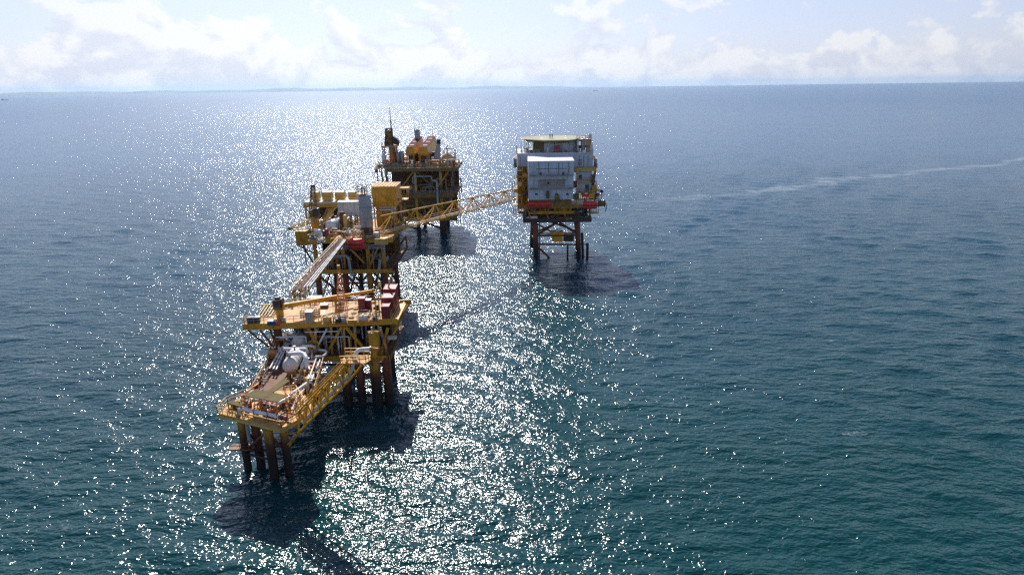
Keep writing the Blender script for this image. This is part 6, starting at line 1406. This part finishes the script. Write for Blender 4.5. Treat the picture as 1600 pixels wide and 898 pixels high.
def sea_mat():
    m, nt, out = new_mat('sea_water'); L = nt.links.new
    geo = N(nt, 'ShaderNodeNewGeometry'); P = geo.outputs['Position']
    def noise(scale, stretch, rot, detail=3, rough=.55, dist=0.0):
        mp = N(nt, 'ShaderNodeMapping'); inp(mp, Rotation=(0, 0, rad(rot)), Scale=(1/stretch, 1, 1)); L(P, mp.inputs['Vector'])
        n = N(nt, 'ShaderNodeTexNoise'); inp(n, Scale=scale, Detail=detail, Roughness=rough, Distortion=dist); L(mp.outputs['Vector'], n.inputs['Vector'])
        return n.outputs['Fac']
    # wind waves and ripples
    w1 = noise(.7, 1.9, 8, 3, .5, .25)
    w2 = noise(2.3, 1.4, -8, 1, .4, .2)
    w3 = noise(.26, 3.4, 8, 2, .5)
    gust = ramp(nt, [(.3, (.78,)*3), (.7, (1.2,)*3)], noise(.018, 2.2, 25, 3, .55, .8)).outputs['Color']
    b3 = N(nt, 'ShaderNodeBump'); inp(b3, Strength=1, Distance=WAVE3); L(w3, b3.inputs['Height'])
    b1 = N(nt, 'ShaderNodeBump'); L(math_n(nt, 'MULTIPLY', gust, WAVE1), b1.inputs['Distance']); L(w1, b1.inputs['Height']); L(b3.outputs[0], b1.inputs['Normal'])
    b2 = N(nt, 'ShaderNodeBump'); L(math_n(nt, 'MULTIPLY', gust, WAVE2), b2.inputs['Distance']); L(w2, b2.inputs['Height']); L(b1.outputs[0], b2.inputs['Normal'])
    # water body: slow drifts of silt, plus painted sky-reflection blue farther out
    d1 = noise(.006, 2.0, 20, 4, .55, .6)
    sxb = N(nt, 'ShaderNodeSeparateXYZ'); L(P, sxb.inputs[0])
    far_blue = ramp(nt, [(0, (0,)*3), (1, (1,)*3)], math_n(nt, 'MULTIPLY', math_n(nt, 'SUBTRACT', math_n(nt, 'ADD', sxb.outputs['Y'], math_n(nt, 'MULTIPLY', d1, 160)), 170), 1/500, True)).outputs['Color']   # blue of the reflected sky put into the colour with distance
    body = mix(nt, far_blue, ramp(nt, [(.3, BODY[0]), (.7, BODY[1])], d1).outputs['Color'], BODY[2])
    # foam: long slick in the right distance and a few breaking crests
    sx = N(nt, 'ShaderNodeSeparateXYZ'); L(P, sx.inputs[0])
    b = N(nt, 'ShaderNodeBsdfPrincipled'); inp(b, IOR=1.333)
    ln = N(nt, 'ShaderNodeVectorMath'); ln.operation = 'LENGTH'; L(P, ln.inputs[0])
    rr = ramp(nt, [(0, (.13,)*3), (.11, (.14,)*3), (.3, (.18,)*3), (1, (.24,)*3)], math_n(nt, 'MULTIPLY', ln.outputs['Value'], 1/2500, True)); L(rr.outputs[0], b.inputs['Roughness'])
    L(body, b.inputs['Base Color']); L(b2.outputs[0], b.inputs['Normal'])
    # slick line y = f(x)
    wob = noise(.02, 1, 0, 3, .6)
    line = math_n(nt, 'SUBTRACT', sx.outputs['Y'], math_n(nt, 'ADD', math_n(nt, 'MULTIPLY', sx.outputs['X'], SLICK[0]), SLICK[1]))
    line = math_n(nt, 'ADD', line, math_n(nt, 'MULTIPLY', math_n(nt, 'SUBTRACT', wob, .5), 70))
    band = ramp(nt, [(0, (1,1,1)), (1, (0,0,0))], math_n(nt, 'MULTIPLY', math_n(nt, 'ABSOLUTE', line), 1/8, True)).outputs['Color']
    ragged = ramp(nt, [(.36, (0,0,0)), (.62, (1,1,1))], noise(.12, 3, 0, 5, .7)).outputs['Color']
    ends = ramp(nt, [(0, (0,0,0)), (.3, (.25,.25,.25)), (.6, (1,1,1)), (1, (1,1,1))], math_n(nt, 'MULTIPLY', math_n(nt, 'SUBTRACT', sx.outputs['X'], 10), 1/220, True)).outputs['Color']
    slick = math_n(nt, 'MULTIPLY', math_n(nt, 'MULTIPLY', math_n(nt, 'MULTIPLY', band, ragged), ends), .32)
    wc = ramp(nt, [(.69, (0,0,0)), (.735, (1,1,1))], noise(.14, 2.2, 6, 2, .5)).outputs['Color']
    fr = ramp(nt, [(.5, (0,0,0)), (.68, (1,1,1))], noise(1.3, 1.5, 0, 5, .75)).outputs['Color']
    caps = math_n(nt, 'MULTIPLY', math_n(nt, 'MULTIPLY', wc, fr), .55)
    foam = math_n(nt, 'MAXIMUM', slick, caps)
    df = N(nt, 'ShaderNodeBsdfDiffuse'); inp(df, Color=(.55, .6, .6, 1))
    mx = N(nt, 'ShaderNodeMixShader'); L(foam, mx.inputs[0]); L(b.outputs[0], mx.inputs[1]); L(df.outputs[0], mx.inputs[2])
    L(mx.outputs[0], out.inputs[0]); return m
WAVE1, WAVE2, WAVE3 = .62, .15, .72
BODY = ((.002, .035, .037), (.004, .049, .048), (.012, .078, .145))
_a, _b = atz(1130, 303, 0), atz(1590, 250, 0)
SLICK = ((_b.y-_a.y)/(_b.x-_a.x), _a.y-_a.x*(_b.y-_a.y)/(_b.x-_a.x))
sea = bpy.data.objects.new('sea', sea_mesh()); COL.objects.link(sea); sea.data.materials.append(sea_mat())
tag(sea, 'open dark teal sea glittering under the sun', 'sea', kind='structure')

# ------------------------------------------------------------------ far coast
mb = MB()
pts = []
nco = 120
for i in range(nco+1):
    t = i/nco; px = -60 + 1020*t
    Yd = 26000 + 14000*t
    x = at(px, 140, Yd).x
    hgt = (70*(.5+.5*math.sin(t*9+1)*math.sin(t*23)) + 110 + 22*math.sin(t*57) + 9*math.sin(t*171))*min(1, (1-t)*5+.05)*(.75+.5*t)
    pts.append((x, Yd, max(4, hgt)))
P = []; F = []
for x, y, h in pts: P += [(x, y, -1), (x, y+900, h*.5), (x, y+2600, h), (x, y+4600, h*.6), (x, y+5400, -1)]
for i in range(nco):
    for k in range(4): F.append((i*5+k, (i+1)*5+k, (i+1)*5+k+1, i*5+k+1))
mb.add(P, F, True)
m, nt, out = new_mat('haze_paled_coast'); b = N(nt, 'ShaderNodeBsdfPrincipled'); inp(b, Roughness=.9)
no = N(nt, 'ShaderNodeTexNoise'); inp(no, Scale=.0015, Detail=5); ge = N(nt, 'ShaderNodeNewGeometry'); nt.links.new(ge.outputs['Position'], no.inputs['Vector'])
nt.links.new(ramp(nt, [(.35, (.16,.19,.18)), (.65, (.27,.28,.26))], no.outputs['Fac']).outputs[0], b.inputs['Base Color']); nt.links.new(b.outputs[0], out.inputs[0])  # land colour paled to imitate thicker haze over it
tag(mb.build('coast_hills', m), 'low hazy wooded coastline along the horizon', 'coast', kind='structure')

# ------------------------------------------------------------------ two ships on the horizon
def ship(px, py, Yd, Ls, label):
    c = atz(px, py, 0) if Yd is None else V((at(px, py, Yd).x, Yd, 0))
    t = thing('cargo_ship', label, 'ship', c, 'ships on the horizon')
    h = MB(); L2 = Ls/2
    pl = [(-L2, -.07*Ls), (L2*.8, -.07*Ls), (L2, 0), (L2*.8, .07*Ls), (-L2, .07*Ls)]
    h.prism([(c.x+a, c.y+b_) for a, b_ in pl], -1, .055*Ls); h.build('hull', M['black'], t)
    s = MB(); s.box(c.x-L2*.9, c.x-L2*.6, c.y-.05*Ls, c.y+.05*Ls, .055*Ls, .17*Ls); s.box(c.x-L2*.82, c.x-L2*.7, c.y-.02*Ls, c.y+.02*Ls, .17*Ls, .22*Ls)
    s.build('bridge_house', M['white'], t)
    k = MB()
    for f in (-.3, .1, .5): k.tube((c.x+f*L2, c.y, .055*Ls), (c.x+f*L2, c.y, .16*Ls), .012*Ls, 6)
    k.build('mast', M['dark'], t)
ship(931, 131, 9000, 70, 'tiny dark ship on the horizon beyond the white quarters platform')
ship(8, 157, 7000, 75, 'tiny dark ship on the horizon below the hazy coast, far left')

# ------------------------------------------------------------------ haze
mb = MB(); mb.box(-61000, 61000, -3000, 61500, -2.5, 420)
m, nt, out = new_mat('sea_haze'); pv = N(nt, 'ShaderNodeVolumePrincipled')
inp(pv, Color=(.5, .75, 1, 1), Density=HAZE, Anisotropy=.7); nt.links.new(pv.outputs[0], out.inputs['Volume'])
hz = mb.build('haze', m); tag(hz, 'pale sea haze hanging over the water', 'haze', kind='stuff')

# ------------------------------------------------------------------ sky, sun
w = bpy.data.worlds.new('World'); scene.world = w; w.use_nodes = True
nt = w.node_tree; nt.nodes.clear(); L = nt.links.new
wo = nt.nodes.new('ShaderNodeOutputWorld'); bg = nt.nodes.new('ShaderNodeBackground')
sk = nt.nodes.new('ShaderNodeTexSky'); sk.sky_type = 'NISHITA'; sk.sun_disc = False
sk.sun_elevation = SUN_EL; sk.sun_rotation = SUN_AZ; sk.altitude = 60; sk.air_density = 1.0; sk.dust_density = .5; sk.ozone_density = 1.2
tc = nt.nodes.new('ShaderNodeTexCoord'); D = tc.outputs['Generated']
sp = nt.nodes.new('ShaderNodeSeparateXYZ'); L(D, sp.inputs[0]); el = sp.outputs['Z']
def cloud_density(shift):
    cb = nt.nodes.new('ShaderNodeVectorMath'); cb.operation = 'ADD'; L(D, cb.inputs[0]); cb.inputs[1].default_value = shift
    mp = nt.nodes.new('ShaderNodeMapping'); inp(mp, Scale=(1, 1, 1.45), Location=CLOUDLOC); L(cb.outputs[0], mp.inputs['Vector'])
    n = nt.nodes.new('ShaderNodeTexNoise'); inp(n, Scale=8.5, Detail=10, Roughness=.58, Distortion=.25); L(mp.outputs['Vector'], n.inputs['Vector'])
    # cumulus bank near the horizon, broken above
    return n.outputs['Fac']
CLOUDLOC = (3.62, .7, .35)
n0 = cloud_density((0, 0, 0)); n1 = cloud_density((.008, -.004, .022))
bank = ramp(nt, [(0, (.20,)*3), (.05, (.11,)*3), (.11, (.0,)*3), (.25, (-.2,)*3), (1, (-.3,)*3)], el).outputs['Color']
dens = math_n(nt, 'ADD', n0, bank)
cov = ramp(nt, [(.535, (0,)*3), (.58, (1,)*3)], dens).outputs['Color']
sh = math_n(nt, 'SUBTRACT', n0, n1)
lit = math_n(nt, 'ADD', math_n(nt, 'MULTIPLY', sh, 9.0), .5, True)
ccol = mix(nt, lit, CLOUD_SHADE, CLOUD_LIT) if False else None
CLOUD_SHADE, CLOUD_LIT = (5.95, 6.1, 6.85), (7.7, 7.65, 7.7)
ccol = mix(nt, lit, CLOUD_SHADE, CLOUD_LIT)
up = ramp(nt, [(0, (1,)*3), (.004, (1,)*3), (.3, (.3,)*3), (1, (.1,)*3)], el).outputs['Color']
veil = ramp(nt, [(0, (.8,)*3), (.06, (.6,)*3), (.16, (.6,)*3), (.4, (.0,)*3)], el).outputs['Color']
tint = mix(nt, 1.0, sk.outputs[0], (.80, .84, 1.08), 'MULTIPLY')
skb = mix(nt, veil, tint, (5.95, 6.1, 7.15))
skc = mix(nt, math_n(nt, 'MULTIPLY', math_n(nt, 'MULTIPLY', cov, up), .92), skb, ccol)
dp = nt.nodes.new('ShaderNodeVectorMath'); dp.operation = 'DOT_PRODUCT'; L(D, dp.inputs[0])
dp.inputs[1].default_value = (math.sin(SUN_AZ)*math.cos(SUN_EL), math.cos(SUN_AZ)*math.cos(SUN_EL), math.sin(SUN_EL))
glow = ramp(nt, [(.5, (.94,)*3), (.68, (1.0,)*3), (.85, (1.15,)*3), (1, (1.5,)*3)], dp.outputs['Value']).outputs['Color']
skc = mix(nt, 1.0, skc, glow, 'MULTIPLY')
L(skc, bg.inputs['Color']); bg.inputs['Strength'].default_value = SKY; L(bg.outputs[0], wo.inputs[0])
sd = bpy.data.lights.new('sun', 'SUN'); sd.energy = SUN; sd.angle = rad(.53); sd.color = (1, .955, .89)
so = bpy.data.objects.new('sun', sd); COL.objects.link(so)
sv = V((math.sin(SUN_AZ)*math.cos(SUN_EL), math.cos(SUN_AZ)*math.cos(SUN_EL), math.sin(SUN_EL)))
so.rotation_euler = sv.to_track_quat('Z', 'Y').to_euler(); so.location = (0, 0, 300)

# ------------------------------------------------------------------ camera and render
cd = bpy.data.cameras.new('camera'); cam = bpy.data.objects.new('camera', cd); COL.objects.link(cam); scene.camera = cam
cd.sensor_width = 36; cd.sensor_fit = 'HORIZONTAL'; cd.lens = 36*FPX/1600; cd.clip_end = 200000; cd.clip_start = .5
mw = Matrix((( RGT.x, UPV.x, -FWD.x, 0), (RGT.y, UPV.y, -FWD.y, 0), (RGT.z, UPV.z, -FWD.z, CAMH), (0, 0, 0, 1)))
cam.matrix_world = mw
scene.render.engine = 'CYCLES'
cy = scene.cycles
cy.use_denoising = DENOISE
cy.max_bounces = 6; cy.diffuse_bounces = 2; cy.glossy_bounces = 3; cy.volume_bounces = 0; cy.transmission_bounces = 2
cy.caustics_reflective = False; cy.caustics_refractive = False
cy.sample_clamp_indirect = 4; cy.sample_clamp_direct = 0
scene.view_settings.view_transform = 'Standard'; scene.view_settings.look = 'None'
scene.view_settings.gamma = 1; scene.view_settings.use_curve_mapping = False
scene.view_settings.exposure = EXPO
